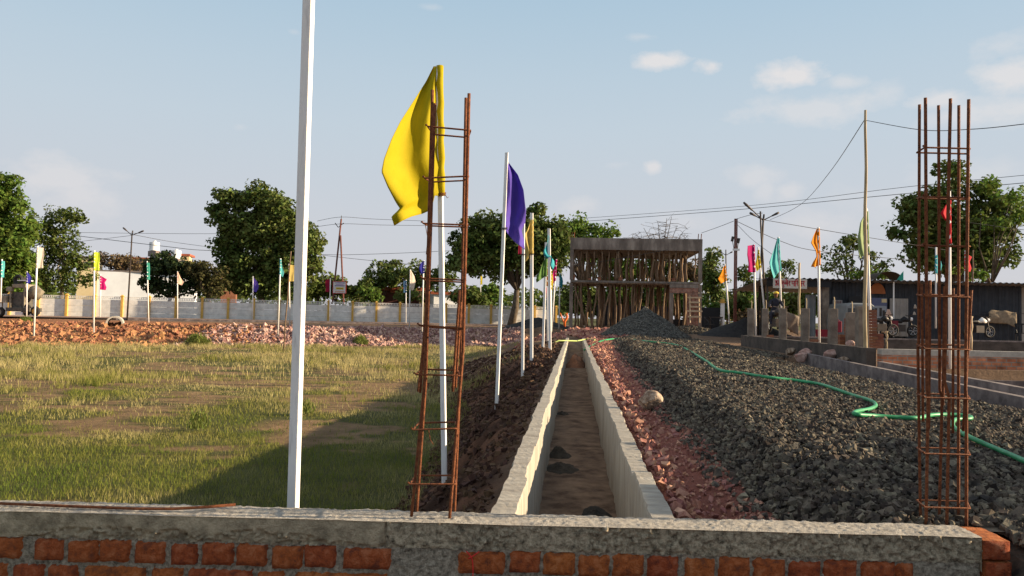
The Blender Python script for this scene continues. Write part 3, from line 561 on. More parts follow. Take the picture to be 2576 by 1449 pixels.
cnt=20000; y=rs.uniform(1.5,3.4,cnt); x=rs.uniform(1.5,4.2,cnt); x=np.where(y>2.9,np.maximum(x,1.74+rs.rand(cnt)*.1),x); z=gz(np.maximum(x,1.75),0*x+3.4)-.10*(3.4-y)+.03*vn(x,y,2,3)-1.1*np.maximum(0,1.75-x); PS.append(np.stack([x,y,z],1)); SZ.append(rs.uniform(.013,.042,cnt))
gx2=np.arange(1.45,4.3,.09); gy2=np.arange(1.4,3.45,.1); X2,Y2=np.meshgrid(gx2,gy2,indexing='ij'); V2=np.stack([X2,Y2,gz(np.maximum(X2,1.75),0*X2+3.4)-.10*(3.4-Y2)-.02-1.1*np.maximum(0,1.75-X2)*(Y2<2.9)-2*np.maximum(0,1.74-X2)*(Y2>=2.9)],-1).reshape(-1,3); I2=np.arange(X2.size).reshape(X2.shape); Fq2=np.stack([I2[:-1,:-1],I2[1:,:-1],I2[1:,1:],I2[:-1,1:]],-1).reshape(-1,4)+len(Vg); Vg=np.concatenate([Vg,V2]); Fq=np.concatenate([Fq,Fq2])
V,Fi=stones(np.concatenate(PS),np.concatenate(SZ),aspect=(1,.8,.65),jit=.2)
o=npmesh('gravel',np.concatenate([Vg,V]),[Fq,Fi+len(Vg)],M_gravel); tag(o,'dark crushed stone spread over the roadbed','gravel',kind='stuff')
# ground to the right, thin gravel beyond
def heap(name,cx_,cy_,rx,ry,h,z0,m,label,cat,nst=3500,ss_=(.05,.12),rock=True,loc=None,pw=1.15,grp=None):
    a=np.linspace(0,2*math.pi,49); q=np.linspace(0,1,16); A_,Q_=np.meshgrid(a,q,indexing='ij')
    f=lambda A_,Q_: np.stack([Q_*rx*np.cos(A_),Q_*ry*np.sin(A_),h*(1-Q_**pw)*(1+.25*vn(2*Q_*np.cos(A_)+cx_,2*Q_*np.sin(A_),0,1.5,3))+h*.12*vn(4*Q_*np.cos(A_),4*Q_*np.sin(A_),cx_,2)],-1)
    b=MB(); b.grid(f(A_,Q_)); V0=np.concatenate(b.v); F0=np.array(b.f4)
    if rock:
        aa=rs.uniform(0,2*math.pi,nst); qq=np.sqrt(rs.rand(nst)); P=f(aa,qq); V,Fi=stones(P,rs.uniform(*ss_,nst)); V0=np.concatenate([V0,V]); o=npmesh(name,V0,[F0,Fi+len(F0)*0+len(np.concatenate(b.v))],m)
    else: o=npmesh(name,V0,[F0],m,smooth=True)
    o.location=(cx_,cy_,z0); return tag(o,label,cat,grp)
M_grlt=mat('gravel_stone_light',(.055,.055,.052),(.15,.14,.12),.85,9,.3,60,island=.5)
p=Q(1622,840,41.5); heap('gravel_heap',p[0],p[1],2.4,2.6,1.58,.08,M_grlt,'tall cone of dark crushed stone in front of the unfinished building','gravel heap',6500,(.05,.11),pw=1.0)
p=Q(1735,833,46); heap('gravel_heap',p[0],p[1],2.2,1.3,.55,.15,M_gravel,'long low dark gravel heap below the ladder of the unfinished building','gravel heap',2500,(.07,.15))
M_sandd=mat('black_sand',(.02,.02,.022),(.045,.043,.04),.95,6,.4,20)
p=Q(1875,833,44); heap('sand_heap',p[0],p[1],3.0,1.6,1.1,.05,M_sandd,'black sand heap between the red pole and the first column','sand heap',rock=False)
p=Q(1815,829,44); heap('sand_heap',p[0],p[1],1.8,1.0,.32,.05,M_sandd,'low black sand spread left of the red pole','sand heap',rock=False)
p=Q(1355,806,62); heap('sand_heap',p[0],p[1],3.0,1.5,.9,.1,M_sandd,'dark sand heap under the big tree beside the far boundary wall','sand heap',rock=False)
# green hose
hp=[(1470,880),(1492,868),(1520,856),(1560,852),(1620,858),(1700,868),(1735,884),(1775,908),(1808,930),(1860,938),(1925,948),(2000,957),(2060,966),(2105,980),(2145,994),(2185,1006),(2203,1018),(2190,1028),(2155,1035),(2152,1042),(2200,1046),(2260,1050),(2310,1051),(2345,1044),(2390,1043),(2436,1047),(2440,1053),(2405,1055),(2396,1066),(2404,1079),(2440,1100),(2490,1122),(2540,1143),(2600,1170),(2700,1215)]
P=[]
for px,py in hp:
    q=onz(px,py,.12)
    for _ in range(6): q=onz(px,py,float(max(gz(q[0],q[1]),ground(q[0],q[1])))+.045)
    P.append(q)
P=np.array(P); t=np.arange(len(P)); tt=np.linspace(0,len(P)-1,len(P)*5); 
def cr(P,tt):
    O=[]
    for u in tt:
        i=int(min(u,len(P)-2)); f=u-i; p0=P[max(i-1,0)];p1=P[i];p2=P[i+1];p3=P[min(i+2,len(P)-1)]
        O.append(.5*((2*p1)+(-p0+p2)*f+(2*p0-5*p1+4*p2-p3)*f*f+(-p0+3*p1-3*p2+p3)*f**3))
    return O
b=MB(); pts=cr(P,tt); b.tube(pts,[float(np.interp(p[1],[5,9,24,40],[.0175,.020,.035,.04])) for p in pts],10); o=b.build('garden_hose',M_green_hose,None,True,loc=P[10]); tag(o,'long green hose snaking over the dark gravel','hose')
# ================================================================ right side: kerb drain, plinth, columns
M_kerb=mat('kerb_concrete',(.10,.082,.08),(.27,.225,.21),.95,3,.4,20)
def wallbox(name,p0,p1,z0,z1,th,m,label,cat,topm=None,zt1=None,grp=None,band=None):
    """straight low wall from p0 to p1 (xy), bottom z0, top z1 (z1b at far end)"""
    p0=np.array(p0,float);p1=np.array(p1,float); d=p1-p0; Ln=np.linalg.norm(d); t=d/Ln; nn=np.array([-t[1],t[0]])
    t0=empty(name,((p0[0]+p1[0])/2,(p0[1]+p1[1])/2,z0),label,cat,grp); zt1=z1 if zt1 is None else zt1
    k=max(2,int(Ln/.25)); 
    def strip(za,zb,zbb,o0,o1,mm,nm):
        P=[]
        for i in range(k+1):
            u=i/k; q=p0+d*u; top=zb+(zbb-zb)*u+.008*vn(q[0]*2,q[1]*2,z0,1,3); j=.010*vn(q[0]*3,q[1]*3,zb,1,3)
            a=q+nn*(o0+j); c=q+nn*(o1+j); P.append([(a[0],a[1],za),(a[0],a[1],top),(c[0],c[1],top),(c[0],c[1],za)])
        b=MB(); b.grid(np.array(P)); b.add(P[0],[(0,1,2,3)]); b.add(P[-1],[(3,2,1,0)]); o=b.build(nm,mm,t0); o.location=tuple(-np.array(t0.location))
    if band: strip(z0,z1-band,zt1-band,-th/2+.004,th/2-.004,m,'wall'); strip(z1-band-.002,z1,zt1,-th/2,th/2,topm,'concrete_band')
    else: strip(z0,z1,zt1,-th/2,th/2,m,'wall')
    return t0
# brick texture for the distant brick walls
def brickmat(name,c1,c2,cm,scale,ox=0,axis='x'):
    m=bpy.data.materials.new(name); m.use_nodes=True; n=m.node_tree.nodes; l=m.node_tree.links; b=n['Principled BSDF']; b.inputs['Roughness'].default_value=.95
    tc=n.new('ShaderNodeTexCoord'); sp=n.new('ShaderNodeSeparateXYZ'); l.new(tc.outputs['Object'],sp.inputs[0]); cb=n.new('ShaderNodeCombineXYZ'); l.new(sp.outputs[0 if axis=='x' else 1],cb.inputs[0]); l.new(sp.outputs[2],cb.inputs[1])
    k=n.new('ShaderNodeTexBrick'); l.new(cb.outputs[0],k.inputs[0]); k.inputs['Color1'].default_value=(*c1,1); k.inputs['Color2'].default_value=(*c2,1); k.inputs['Mortar'].default_value=(*cm,1); k.inputs['Scale'].default_value=1; k.inputs['Brick Width'].default_value=.23; k.inputs['Row Height'].default_value=.09; k.inputs['Mortar Size'].default_value=.012
    t=n.new('ShaderNodeTexNoise'); t.inputs['Scale'].default_value=5; t.inputs['Detail'].default_value=6; l.new(tc.outputs['Object'],t.inputs[0]); hs=n.new('ShaderNodeHueSaturation'); mr=n.new('ShaderNodeMapRange'); l.new(t.outputs[0],mr.inputs[0]); mr.inputs[1].default_value=.3; mr.inputs[2].default_value=.7; mr.inputs[3].default_value=.5; mr.inputs[4].default_value=1.4; l.new(mr.outputs[0],hs.inputs['Value']); l.new(k.outputs[0],hs.inputs['Color']); l.new(hs.outputs[0],b.inputs[0]); return m
M_bwx=brickmat('brickwork_front',(.34,.115,.055),(.50,.20,.10),(.26,.22,.18),1)
M_bwy=brickmat('brickwork_side',(.10,.05,.035),(.15,.075,.05),(.10,.09,.08),1,axis='y')
M_plin=mat('old_plinth_plaster',(.055,.045,.038),(.12,.095,.08),.95,2.5,.4,20)
wallbox('kerb_wall',(6.38,21.9),(6.34,6.0),-.5,.17,.12,M_kerb,'nearer concrete kerb wall along the right edge of the gravel','kerb wall',zt1=-.06)
wallbox('kerb_wall',(6.92,17.9),(6.86,6.0),-.5,.16,.12,M_kerb,'farther concrete kerb wall running beside the nearer kerb','kerb wall',zt1=-.02)
wallbox('plinth_wall',(6.95,18.5),(6.95,32.0),-.3,.44,.23,M_plin,'plinth wall along the gravel carrying the row of concrete columns','plinth wall',topm=M_plin,band=.10)
wallbox('plinth_wall',(7.10,18.4),(20.0,19.6),-.9,.43,.23,M_bwx,'brick plinth wall behind the six bar cage, facing the camera','plinth wall',topm=M_conc,band=.13)
wallbox('footing_wall',(7.3,18.1),(20.0,19.15),-.9,-.22,.3,M_kerb,'pale concrete footing at the base of the brick plinth','footing')
wallbox('plinth_wall',(7.1,31.0),(26.0,32.6),-.3,.45,.23,M_plin,'dark rear plinth wall in front of the metal shed','plinth wall',topm=M_kerb,band=.05)
M_col=mat('column_concrete',(.14,.11,.088),(.27,.22,.175),.95,3,.4,25)
def column(px,py,d,w_,z0,z1,label,rod=True,grp='bare concrete columns on the plinth'):
    p=Q(px,py,d); t=empty('concrete_column',(p[0],p[1],z0),label,'column',grp); b=MB(); b.box((0,0,(z1-z0)/2),(w_,w_,z1-z0),jit=.008); b.build('shaft',M_col,t,bevel=.008)
    if rod: b=MB(); b.tube([(.03,-.02,z1-z0-.01),(.035,-.02,z1-z0+.22),(.02,-.02,z1-z0+.31)],.016,6); b.build('starter_bar',M_bamboo,t)
    return t
for px,d,w_,lab in ((1888,29.9,.22,'farthest column at the left end of the plinth, with the magenta flag pole'),(1924,27.9,.20,'second column from the left, in front of the leaning yellow flag pole'),(1969,25.5,.21,'third column from the left, right of the seated man'),(2025,23.1,.205,'fourth column from the left, left of the orange flag pole'),(2095,20.6,.21,'wide nearer column right of the orange flag pole')):
    z1=1+ (813.5+(px-2095)*.0209-776)*d/1910; column(px,850,d,w_,.40,z1,lab)
column(2140,870,22,.23,.1,1.33,'short column behind the brick stack, left of the bamboo pole')
column(2168,890,18.75,.25,-.1,1.44,'corner column directly behind the tall bamboo pole',rod=False)
# brick stacks
def bstack(px,py,d,cols,lab,z0=.3):
    """cols: list of (dx, height in bricks)"""
    p=Q(px,py,d); t=empty('brick_stack',(p[0],p[1],z0),lab,'brick stack','stacks of red bricks on the plinth')
    b=MB()
    for dx,hn,yy in cols:
        for k in range(hn):
            b.box((dx+rnd.uniform(-.012,.012),yy,.04+.08*k),(.225 if k%2 else .21,.24,.072),rz=rnd.uniform(-.06,.06))
    b.build('bricks',M_brickfar,t); return t
M_brickfar.node_tree.nodes['Principled BSDF'].inputs['Roughness'].default_value=.9
bstack(2150,866,22.5,[(-.35,6,0),(-.12,12,.1),(.12,12,.1),(-.1,6,-.25),(.12,6,-.25)],'red brick stack between the wide column and the bamboo pole',.2)
bstack(2198,868,20.5,[(-.06,13,.0),(.1,5,0)],'narrow tall red brick stack right of the bamboo pole',.35)
def onebrick(px,py,d,lab,z=None,grp='loose red bricks about the site',rz=.1):
    p=Q(px,py,d); b=MB(); b.box((0,0,0),(.23,.11,.075)); o=b.build('red_brick',M_brickfar); o.location=(p[0],p[1],p[2] if z is None else z); o.rotation_euler=(0,0,rz); return tag(o,lab,'brick',grp)
onebrick(1897+40,842-6,27.2,'red brick on the plinth between the second and third columns',.50)
onebrick(2048,855,22.4,'red brick lying on the plinth left of the orange flag pole foot',.48)
p=Q(2106,862,20.2); boulder((7.0,20.0,.5),(.2,.2,.16),M_stoneP,'small orange stone on the plinth right of the wide column',9,'boulders along the right side')
# bamboo mast with cable
def mast(px0,py0,px1,py1,d,r0_,r1_,m,name,label,cat,kn=10):
    P=[Q(px0+(px1-px0)*t,py0+(py1-py0)*t,d) for t in np.linspace(0,1,kn)]; P=[P[0]-np.array([0,0,.35])]+P
    P=[p+np.array([.012*math.sin(i*1.3),0,0]) for i,p in enumerate(P)]
    b=MB(); b.tube(P,list(np.linspace(r0_,r1_,len(P))),8); o=b.build(name,m,None,True,loc=P[0]); return tag(o,label,cat)
mast(2176,902,2178,277,18.1,.052,.030,M_bamboo,'bamboo_pole','tall bamboo pole carrying a sagging cable, by the corner column','bamboo pole',14)
mast(2230,865,2232,833,18.4,.02,.02,M_bamboo,'wooden_peg','short pale wooden peg standing on the brick plinth','wooden peg')
mast(2441,855,2443,795,22,.05,.05,M_woodl,'wooden_post','short pale wooden post behind the right edge of the six bar cage','wooden post')
mast(2447,720,2448,629,45,.05,.04,M_wood,'wooden_pole','thin dark pole behind the shed right of the six bar cage','wooden pole')
mast(2010,800,2011,661,36,.06,.05,M_bamboo,'bamboo_pole','short bamboo pole passing behind the shop sign','bamboo pole')
mast(713,881,732,632,41,.045,.03,M_wood,'wooden_pole','long thin brown pole leaning in the grass left of the tall white pole','wooden pole')
# ================================================================ flags
def cloth(name,top,outer,bottom,pole,d,color,parent,fold=.10,nf=2.5,key=0,toward=-1):
    """Coons patch from boundary pixel curves at camera depth d, folded along the view-independent y axis"""
    def rsm(c,n):
        c=np.array(c,float); s=np.r_[0,np.cumsum(np.linalg.norm(np.diff(c,axis=0),axis=1))]; t=np.linspace(0,s[-1],n); return np.stack([np.interp(t,s,c[:,0]),np.interp(t,s,c[:,1])],1)
    nu,nv=(44,60) if d<14 else (22,30); T=rsm(top,nu);B=rsm(bottom,nu);Pl=rsm(pole,nv);O=rsm(outer,nv); u=np.linspace(0,1,nu)[:,None,None]; v=np.linspace(0,1,nv)[None,:,None]
    S=(1-v)*T[:,None]+v*B[:,None]+(1-u)*Pl[None]+u*O[None]-((1-u)*(1-v)*T[0]+u*(1-v)*T[-1]+(1-u)*v*B[0]+u*v*B[-1])
    U=u[...,0]+0*v[...,0]; Vv=v[...,0]+0*U
    off=fold*U**.7*np.sin(2*math.pi*(nf*(U*.8+.35*Vv)+.13*key))*(.5+.5*Vv)+fold*.25*vn(U*4,Vv*3,key,1,2)+fold*.5*U*np.sin(2.2*math.pi*Vv+key)
    off=off+.10*fold*vn(U*9+key,Vv*5,key,1,3)+.05*fold*np.sin(40*(U*.4+Vv*.9)+6*vn(U*3,Vv*3,key,1,2))*np.exp(-U*4)
    P=np.zeros((nu,nv,3))
    for i in range(nu):
        for j in range(nv):
            tl=.62*(S[i,j,0]-S[0,j,0])*d/1910
            q=Q(S[i,j,0],S[i,j,1],d); q=EYE+(q-EYE)*(1+(off[i,j]*.6+tl)/d); P[i,j]=q
    P=P-np.array(parent.location)
    b=MB(); b.grid(P); o=b.build('flag',color,parent,True); so_=o.modifiers.new('thickness','SOLIDIFY'); so_.thickness=.003; so_.offset=0; return o
def fmat(name,c): return mat(name,c,tuple(min(1,q*1.12+.005) for q in c),.75,3,.15,60,trans=.38,spec=.15)
COL=dict(yellow=fmat('yellow_cloth',(.50,.41,.008)),purple=fmat('purple_cloth',(.13,.085,.46)),ochre=fmat('ochre_cloth',(.55,.43,.14)),maroon=fmat('maroon_cloth',(.30,.012,.05)),teal=fmat('teal_cloth',(.06,.42,.50)),orange=fmat('orange_cloth',(.75,.30,.01)),red=fmat('red_cloth',(.62,.02,.04)),magenta=fmat('magenta_cloth',(.50,.01,.16)),white=fmat('white_cloth',(.72,.64,.55)),lime=fmat('lime_cloth',(.55,.66,.05)),green=fmat('green_cloth',(.12,.24,.06)),pgreen=fmat('pale_green_cloth',(.34,.44,.22)),blue=fmat('blue_cloth',(.03,.03,.30)),pink=fmat('pale_pink_cloth',(.72,.52,.42)),cyan=fmat('aqua_cloth',(.12,.50,.52)),jade=fmat('jade_cloth',(.05,.33,.26)),steel=fmat('steel_blue_cloth',(.05,.12,.25)))
def flagpole(bx,by,tx,ty,d,col,label,shape=None,r=.03,square=False,key=0,below=.5,cat='flag',polem=None):
    b0=Q(bx,by,d); b1=Q(tx,ty,d); t=empty('flag_pole',b0,label,cat,'coloured flags on white poles round the site')
    dirv=(b1-b0)/np.linalg.norm(b1-b0); a0=rel(t,b0-dirv*below); a1=rel(t,b1); b=MB()
    if square:
        ex=np.array([1,0,0]);ey=np.array([.1,1,0])/1.005; V=[]
        for c in (a0,a1):
            for sx,sy in ((-1,-1),(1,-1),(1,1),(-1,1)): V.append(c+ex*r*sx+ey*r*sy)
        b.add(V,[(0,1,5,4),(1,2,6,5),(2,3,7,6),(3,0,4,7),(4,5,6,7)])
        b.build('pole',polem or M_white,t,bevel=.004)
    else: b.tube([a0,a1],r,8); b.build('pole',polem or M_white,t,True)
    if shape is not None:
        if 'top' in shape: cloth('flag',shape['top'],shape['outer'],shape['bottom'],shape['pole'],d,COL[col],t,shape.get('fold',.1),shape.get('nf',2.2),key)
        else:
            y0,y1,wd_,st=shape['y0'],shape['y1'],shape['w'],shape.get('st',0); h=y1-y0
            px=lambda y: bx+(tx-bx)*(by-y)/(by-ty)
            O={0:[(.12,0),(.75,.28),(1,.55),(.8,.85),(.55,1)],1:[(.9,.03),(1,.35),(.85,.65),(.95,.95)],2:[(.3,.1),(1,.25),(.65,.5),(.95,.8),(.8,1)],3:[(.1,0),(.5,.4),(1,.7),(.7,.95)]}[st]
            outer=[(px(y0+h*q)+wd_*p_,y0+h*q) for p_,q in O]; yb=y0+h*(.96 if st!=3 else .8)
            cloth('flag',[(px(y0),y0),outer[0]],outer,[(px(yb),yb),outer[-1]],[(px(y0),y0),(px(yb),yb)],d,COL[col],t,shape.get('fold',.08*wd_*d/1910*2),1.3,key); shape=dict(shape,pole=[(px(y0),y0),(px(yb),yb)])
        if d<24:
            tp=rel(t,Q(*shape['pole'][1],d)); b=MB()
            for dz in (0,.012,.022): b.tube([tp+np.array([r*1.75*math.cos(a_),r*1.75*math.sin(a_),dz+.01*math.sin(a_)]) for a_ in np.linspace(0,6.3,13)],.004,5,False)
            b.tube([tp+np.array([r*1.7,-r,0]),tp+np.array([r*2.6,-r*1.3,-.03]),tp+np.array([r*3.2,-r*1.2,-.02])],.003,4); b.build('tie_cord',M_rust if col=='yellow' else M_black,t,True)
        if col not in ('purple','maroon') and key!=5:
            sa,sb_=[rel(t,Q(*p_,d)) for p_ in shape['pole']]; k_=14; b=MB(); b.tube([sa+(sb_-sa)*i/k_+np.array([.004*math.sin(i*2.1),.004*math.cos(i*1.7),0]) for i in range(k_+1)],[r*(1.5 if square else 1.05)*(1+.10*math.sin(i*3.7+key)) for i in range(k_+1)],10); b.build('sleeve',COL[col],t,True)
    return t
# nearest five along the drain bank
flagpole(737,1290,781,-140,3.75,None,'tallest looking white pole, cropped by the top of the picture, nearest to the camera',None,r=.0225,square=True,cat='pole')
flagpole(1119,1300,1104,166,7.0,'yellow','large yellow flag behind the narrow four bar cage',dict(top=[(1106,166),(1091,167)],outer=[(1091,167),(1072,205),(1040,255),(1007,306),(985,350),(966,400),(959.5,432),(975,470),(995,508),(1005.6,524),(1000,531),(984.6,545),(988,556),(992,568)],bottom=[(1111,491),(1103,493),(1094,492),(1088,515),(1078,531),(1062,538),(1035,545),(1013,555),(992,568)],pole=[(1106,166),(1111,491)],fold=.17,nf=1.6),r=.022,square=True,key=1)
flagpole(1247,1075,1275,384,11.4,'purple','purple flag on the white pole left of the drain',dict(top=[(1273,402),(1278,407)],outer=[(1278,407),(1303,440),(1317,478),(1323,530),(1321,560),(1312,580),(1318,604),(1320,628)],bottom=[(1269,576),(1280,592),(1296,610),(1320,628)],pole=[(1273,402),(1269,576)],fold=.20,nf=1.5),r=.024,square=True,key=2.4)
flagpole(1314.5,951,1317,530,17.0,'maroon','maroon flag half hidden behind the purple flag',dict(y0=540,y1=645,w=-14,st=1),r=.030,square=True,key=3)
flagpole(1337,908,1337.5,536,20.8,'ochre','pale ochre flag on the pole right of the purple flag',dict(top=[(1337,553),(1334,560)],outer=[(1334,560),(1325,582),(1316,590),(1318,612),(1324,640),(1322,655),(1317,662)],bottom=[(1337,640),(1328,640),(1327,655),(1317,663)],pole=[(1337,553),(1337,640)],fold=.15,nf=1.6),r=.04,square=True,key=4)
flagpole(1383.5,893,1381,575,25,'teal','light teal flag, biggest in the distant cluster left of the drain',dict(top=[(1381,588),(1379,592)],outer=[(1379,592),(1376,615),(1367,633),(1368,642),(1376,652),(1386,650),(1394,655),(1395,668),(1391,679)],bottom=[(1383,650),(1386,670),(1391,680)],pole=[(1381,588),(1383,650)],fold=.15,nf=1.4),r=.045,square=True,key=5)
flagpole(1365,896,1374,610,27,'green','dark green drooping flag left of the light teal flag',dict(top=[(1374,640),(1372,643)],outer=[(1372,643),(1363,668),(1348,704),(1350,711)],bottom=[(1372,695),(1350,711)],pole=[(1374,640),(1372,695)],fold=.1),r=.04,square=True,key=6)
flagpole(1377.5,879,1377,655,35,'orange','small orange flag directly below the light teal flag',dict(y0=660,y1=722,w=-4,st=1),r=.045,key=7)
flagpole(1380,874,1379,690,38,'red','small red flag below the orange one in the drain side cluster',dict(y0=722,y1=752,w=-6,st=1),r=.04,key=8)
flagpole(1388.5,814,1399.6,652,48,'magenta','crimson flag leaning, right of the light teal flag',dict(y0=653,y1=722,w=-9,st=3),r=.05,key=9)
flagpole(1385,860,1386.5,678,40,'yellow','small yellow flag under the light teal flag',dict(y0=681,y1=731,w=6,st=0),r=.045,key=10)
flagpole(1406.6,812,1409,687,60,'teal','tiny teal flag left of the unfinished building',dict(y0=689,y1=725,w=8,st=0),r=.055,key=11)
# right group
R_=[(1836.5,833,1823,664,46,'orange','orange flag beside the distant double arm lamp right of the building',dict(y0=668,y1=716,w=-20,st=3)),
(1901.5,838,1896,615,35.5,'magenta','magenta flag on the pole at the farthest column',dict(y0=616,y1=688,w=-17,st=1)),
(1925,800,1907,622,38,'yellow','yellow flag on a leaning pole behind the second column',dict(y0=628,y1=686,w=-13,st=3)),
(1965.5,790,1958,596,34,'cyan','large aqua flag above the left end of the shed',None),
(2061,852,2058.5,572,28.2,'orange','large orange flag above the shop sign',None),
(2191,873,2179,525,22.5,'pgreen','pale green flag behind the tall bamboo pole',None),
(2390,932,2388,481,17.6,'red','long red flag seen through the six bar cage',None),
(2354,800,2355,622,37,'teal','small teal flag seen through the six bar cage',dict(y0=640,y1=690,w=15,st=0)),
(2427,790,2429,630,40,'red','short red flag right of the six bar cage',dict(y0=634,y1=684,w=16,st=2))]
SH={'large aqua flag above the left end of the shed':dict(top=[(1958,597),(1955,600)],outer=[(1955,600),(1946,630),(1935,660),(1938,676),(1944,690)],bottom=[(1963,685),(1956,690),(1946,704),(1943,692)],pole=[(1958,597),(1963,682)],fold=.15),
'large orange flag above the shop sign':dict(top=[(2058.5,575),(2054,577)],outer=[(2054,577),(2046,594),(2040,611),(2052,631),(2054,645),(2045,660),(2040,671)],bottom=[(2061,667),(2050,672),(2040,671)],pole=[(2058.5,575),(2061,667)],fold=.12),
'pale green flag behind the tall bamboo pole':dict(top=[(2180,532),(2177,535)],outer=[(2177,535),(2164,560),(2158,595),(2159,628),(2164,650)],bottom=[(2183,640),(2175,641),(2164,651)],pole=[(2180,532),(2184,640)],fold=.10),
'long red flag seen through the six bar cage':dict(top=[(2388,500),(2386,505)],outer=[(2386,505),(2366,536),(2372,548),(2384,560),(2384,590),(2380,614)],bottom=[(2389,615),(2380,615)],pole=[(2388,500),(2389,615)],fold=.06)}
for k,(a,b_,c,d_,e,f,lb,sh) in enumerate(R_): flagpole(a,b_,c,d_,e,f,lb,sh or SH[lb],r=.045 if e>20 else .035,key=k*1.7)
bpy.data.objects['flag_pole']
L_=[(2,742,5,652,52,'cyan','aqua flag at the left picture edge',dict(y0=656,y1=700,w=8,st=1)),
(67,790,68,683,60,'blue','dark blue flag behind the mixer machine',dict(y0=685,y1=714,w=12,st=0)),
(86,821,95,619,39.4,'white','white flag, largest on the left, beside the mixer machine',dict(y0=622,y1=677,w=17,st=1)),
(235.7,814,237.5,630,43.6,'lime','lime green flag left of the white building',dict(y0=634,y1=683,w=14,st=1)),
(252.5,797,253,690,68,'magenta','magenta flag in front of the white building',dict(y0=693,y1=730,w=16,st=2)),
(373.5,798,370,657,56,'jade','jade green flag hanging in front of the dark spreading tree',dict(y0=660,y1=706,w=7,st=1)),
(446.5,799,446.5,683,69,'pink','pale pink flag by the dark spreading tree',dict(y0=685,y1=720,w=16,st=3)),
(635.8,806,636.4,695,72,'purple','violet flag under the big tree left of the tall white pole',dict(y0=698,y1=735,w=15,st=0)),
(699.8,821,706,650,46.5,'cyan','aqua flag just left of the tall white pole',dict(y0=652,y1=700,w=10,st=3)),
(729,808,727,664,54,'ochre','pale yellow flag touching the tall white pole',dict(y0=666,y1=710,w=15,st=1)),
(829,809,831,700,72,'maroon','maroon flag left of the twin legged power pole',dict(y0=702,y1=736,w=-13,st=1)),
(1021,814,1021.5,704,70,'steel','steel blue flag beside the white flag by the low red roof',dict(y0=706,y1=738,w=-7,st=1)),
(1029.8,815,1032,678,58,'white','white flag in front of the low red roofed house',dict(y0=680,y1=731,w=14,st=0)),
(1062,815,1066,655,50,'blue','dark violet flag behind the narrow four bar cage',dict(y0=656,y1=689,w=-12,st=0)),
(1209,753,1209,692,88,'yellow','tiny yellow flag beyond the boundary wall',dict(y0=694,y1=717,w=5,st=1))]
for k,(a,b_,c,d_,e,f,lb,sh) in enumerate(L_): flagpole(a,b_,c,d_,e,f,lb,sh,r=.045,key=k*1.3+.5)
# ================================================================ boundary wall of panels
FA=np.array([-49.2,66.1]); FB=np.array([-2.0,81.1]); fd=FB-FA; fl=np.linalg.norm(fd); ft=fd/fl; fa=math.atan2(ft[1],ft[0]); fn=np.array([ft[1],-ft[0]])  # fn toward camera
bwall=empty('boundary_wall',(FA[0],FA[1],.1),'long whitewashed boundary wall of concrete panels with ochre posts','boundary wall')
NP=21; seg=fl/NP
post0=None
for i in range(-3,NP+1):
    q=FA+ft*seg*i; zb=.12
    if i<NP:
        b=MB(); k0=q+ft*.1; ln=seg-.2; c=k0+ft*ln/2
        loc=lambda s,o_,z: (c[0]-FA[0]+ft[0]*s+fn[0]*o_, c[1]-FA[1]+ft[1]*s+fn[1]*o_, z)
        for r in range(3): b.box(loc(0,0,-.25+.2+.30+.6*r-.05),(ln,.06,.585),fa,jit=.004)
        b.box(loc(0,0,1.98),(ln,.06,.05),fa)
        nb=14
        for j in range(nb+1): b.box(loc(-ln/2+ln*j/nb,0,1.875),(ln/nb*.42,.055,.17),fa)
        b.box(loc(0,.0,1.775),(ln,.07,.04),fa)
        b.build('panel',M_wall,bwall)
    if i>=-3:
        if post0 is None:
            b=MB(); b.box((0,0,.95),(.2,.34,2.1),fa); post0=b.build('post',M_yellowp,bwall); b=MB(); b.box((0,0,2.03),(.30,.40,.07),fa); b.box((0,0,2.12),(.24,.32,.12),fa,taper=.5); cp=b.build('post_cap',M_yellowp,post0)
            post0.location=(q[0]-FA[0]+fn[0]*.06,q[1]-FA[1]+fn[1]*.06,0)
        else:
            c=copy_tree(post0,bwall); c.location=(q[0]-FA[0]+fn[0]*.06,q[1]-FA[1]+fn[1]*.06,0)
# short continuation right of the building, with dark panel
def panelwall(pxa,pxb,py0,d,lab):
    a=Q(pxa,py0,d);c=Q(pxb,py0,d); t=empty('panel_fence',((a[0]+c[0])/2,(a[1]+c[1])/2,.1),lab,'fence'); an=math.atan2(c[1]-a[1],c[0]-a[0]); ln=math.hypot(c[0]-a[0],c[1]-a[1]); b=MB(); b.box((0,0,1.0),(ln,.06,2.1),an); b.build('sheet',M_black,t); return t
panelwall(1764,1811,800,66,'black sheet fence panel right of the unfinished building'); panelwall(1500,1690,800,66,'black sheet fence seen through the ground floor props')
def postone(px,py,d,lab):
    p=Q(px,py,d); o=empty('gate_post',(p[0],p[1],.1),lab,'post'); b=MB(); b.box((0,0,1.2),(.30,.30,2.4)); b.build('shaft',M_white,o); b=MB(); b.box((0,0,2.45),(.42,.42,.1)); b.cyl((0,0,2.6),.17,.22,10); b.build('cap',M_yellowp,o)
postone(1817,826,63,'pale gate post with ochre cap right of the black fence panel')
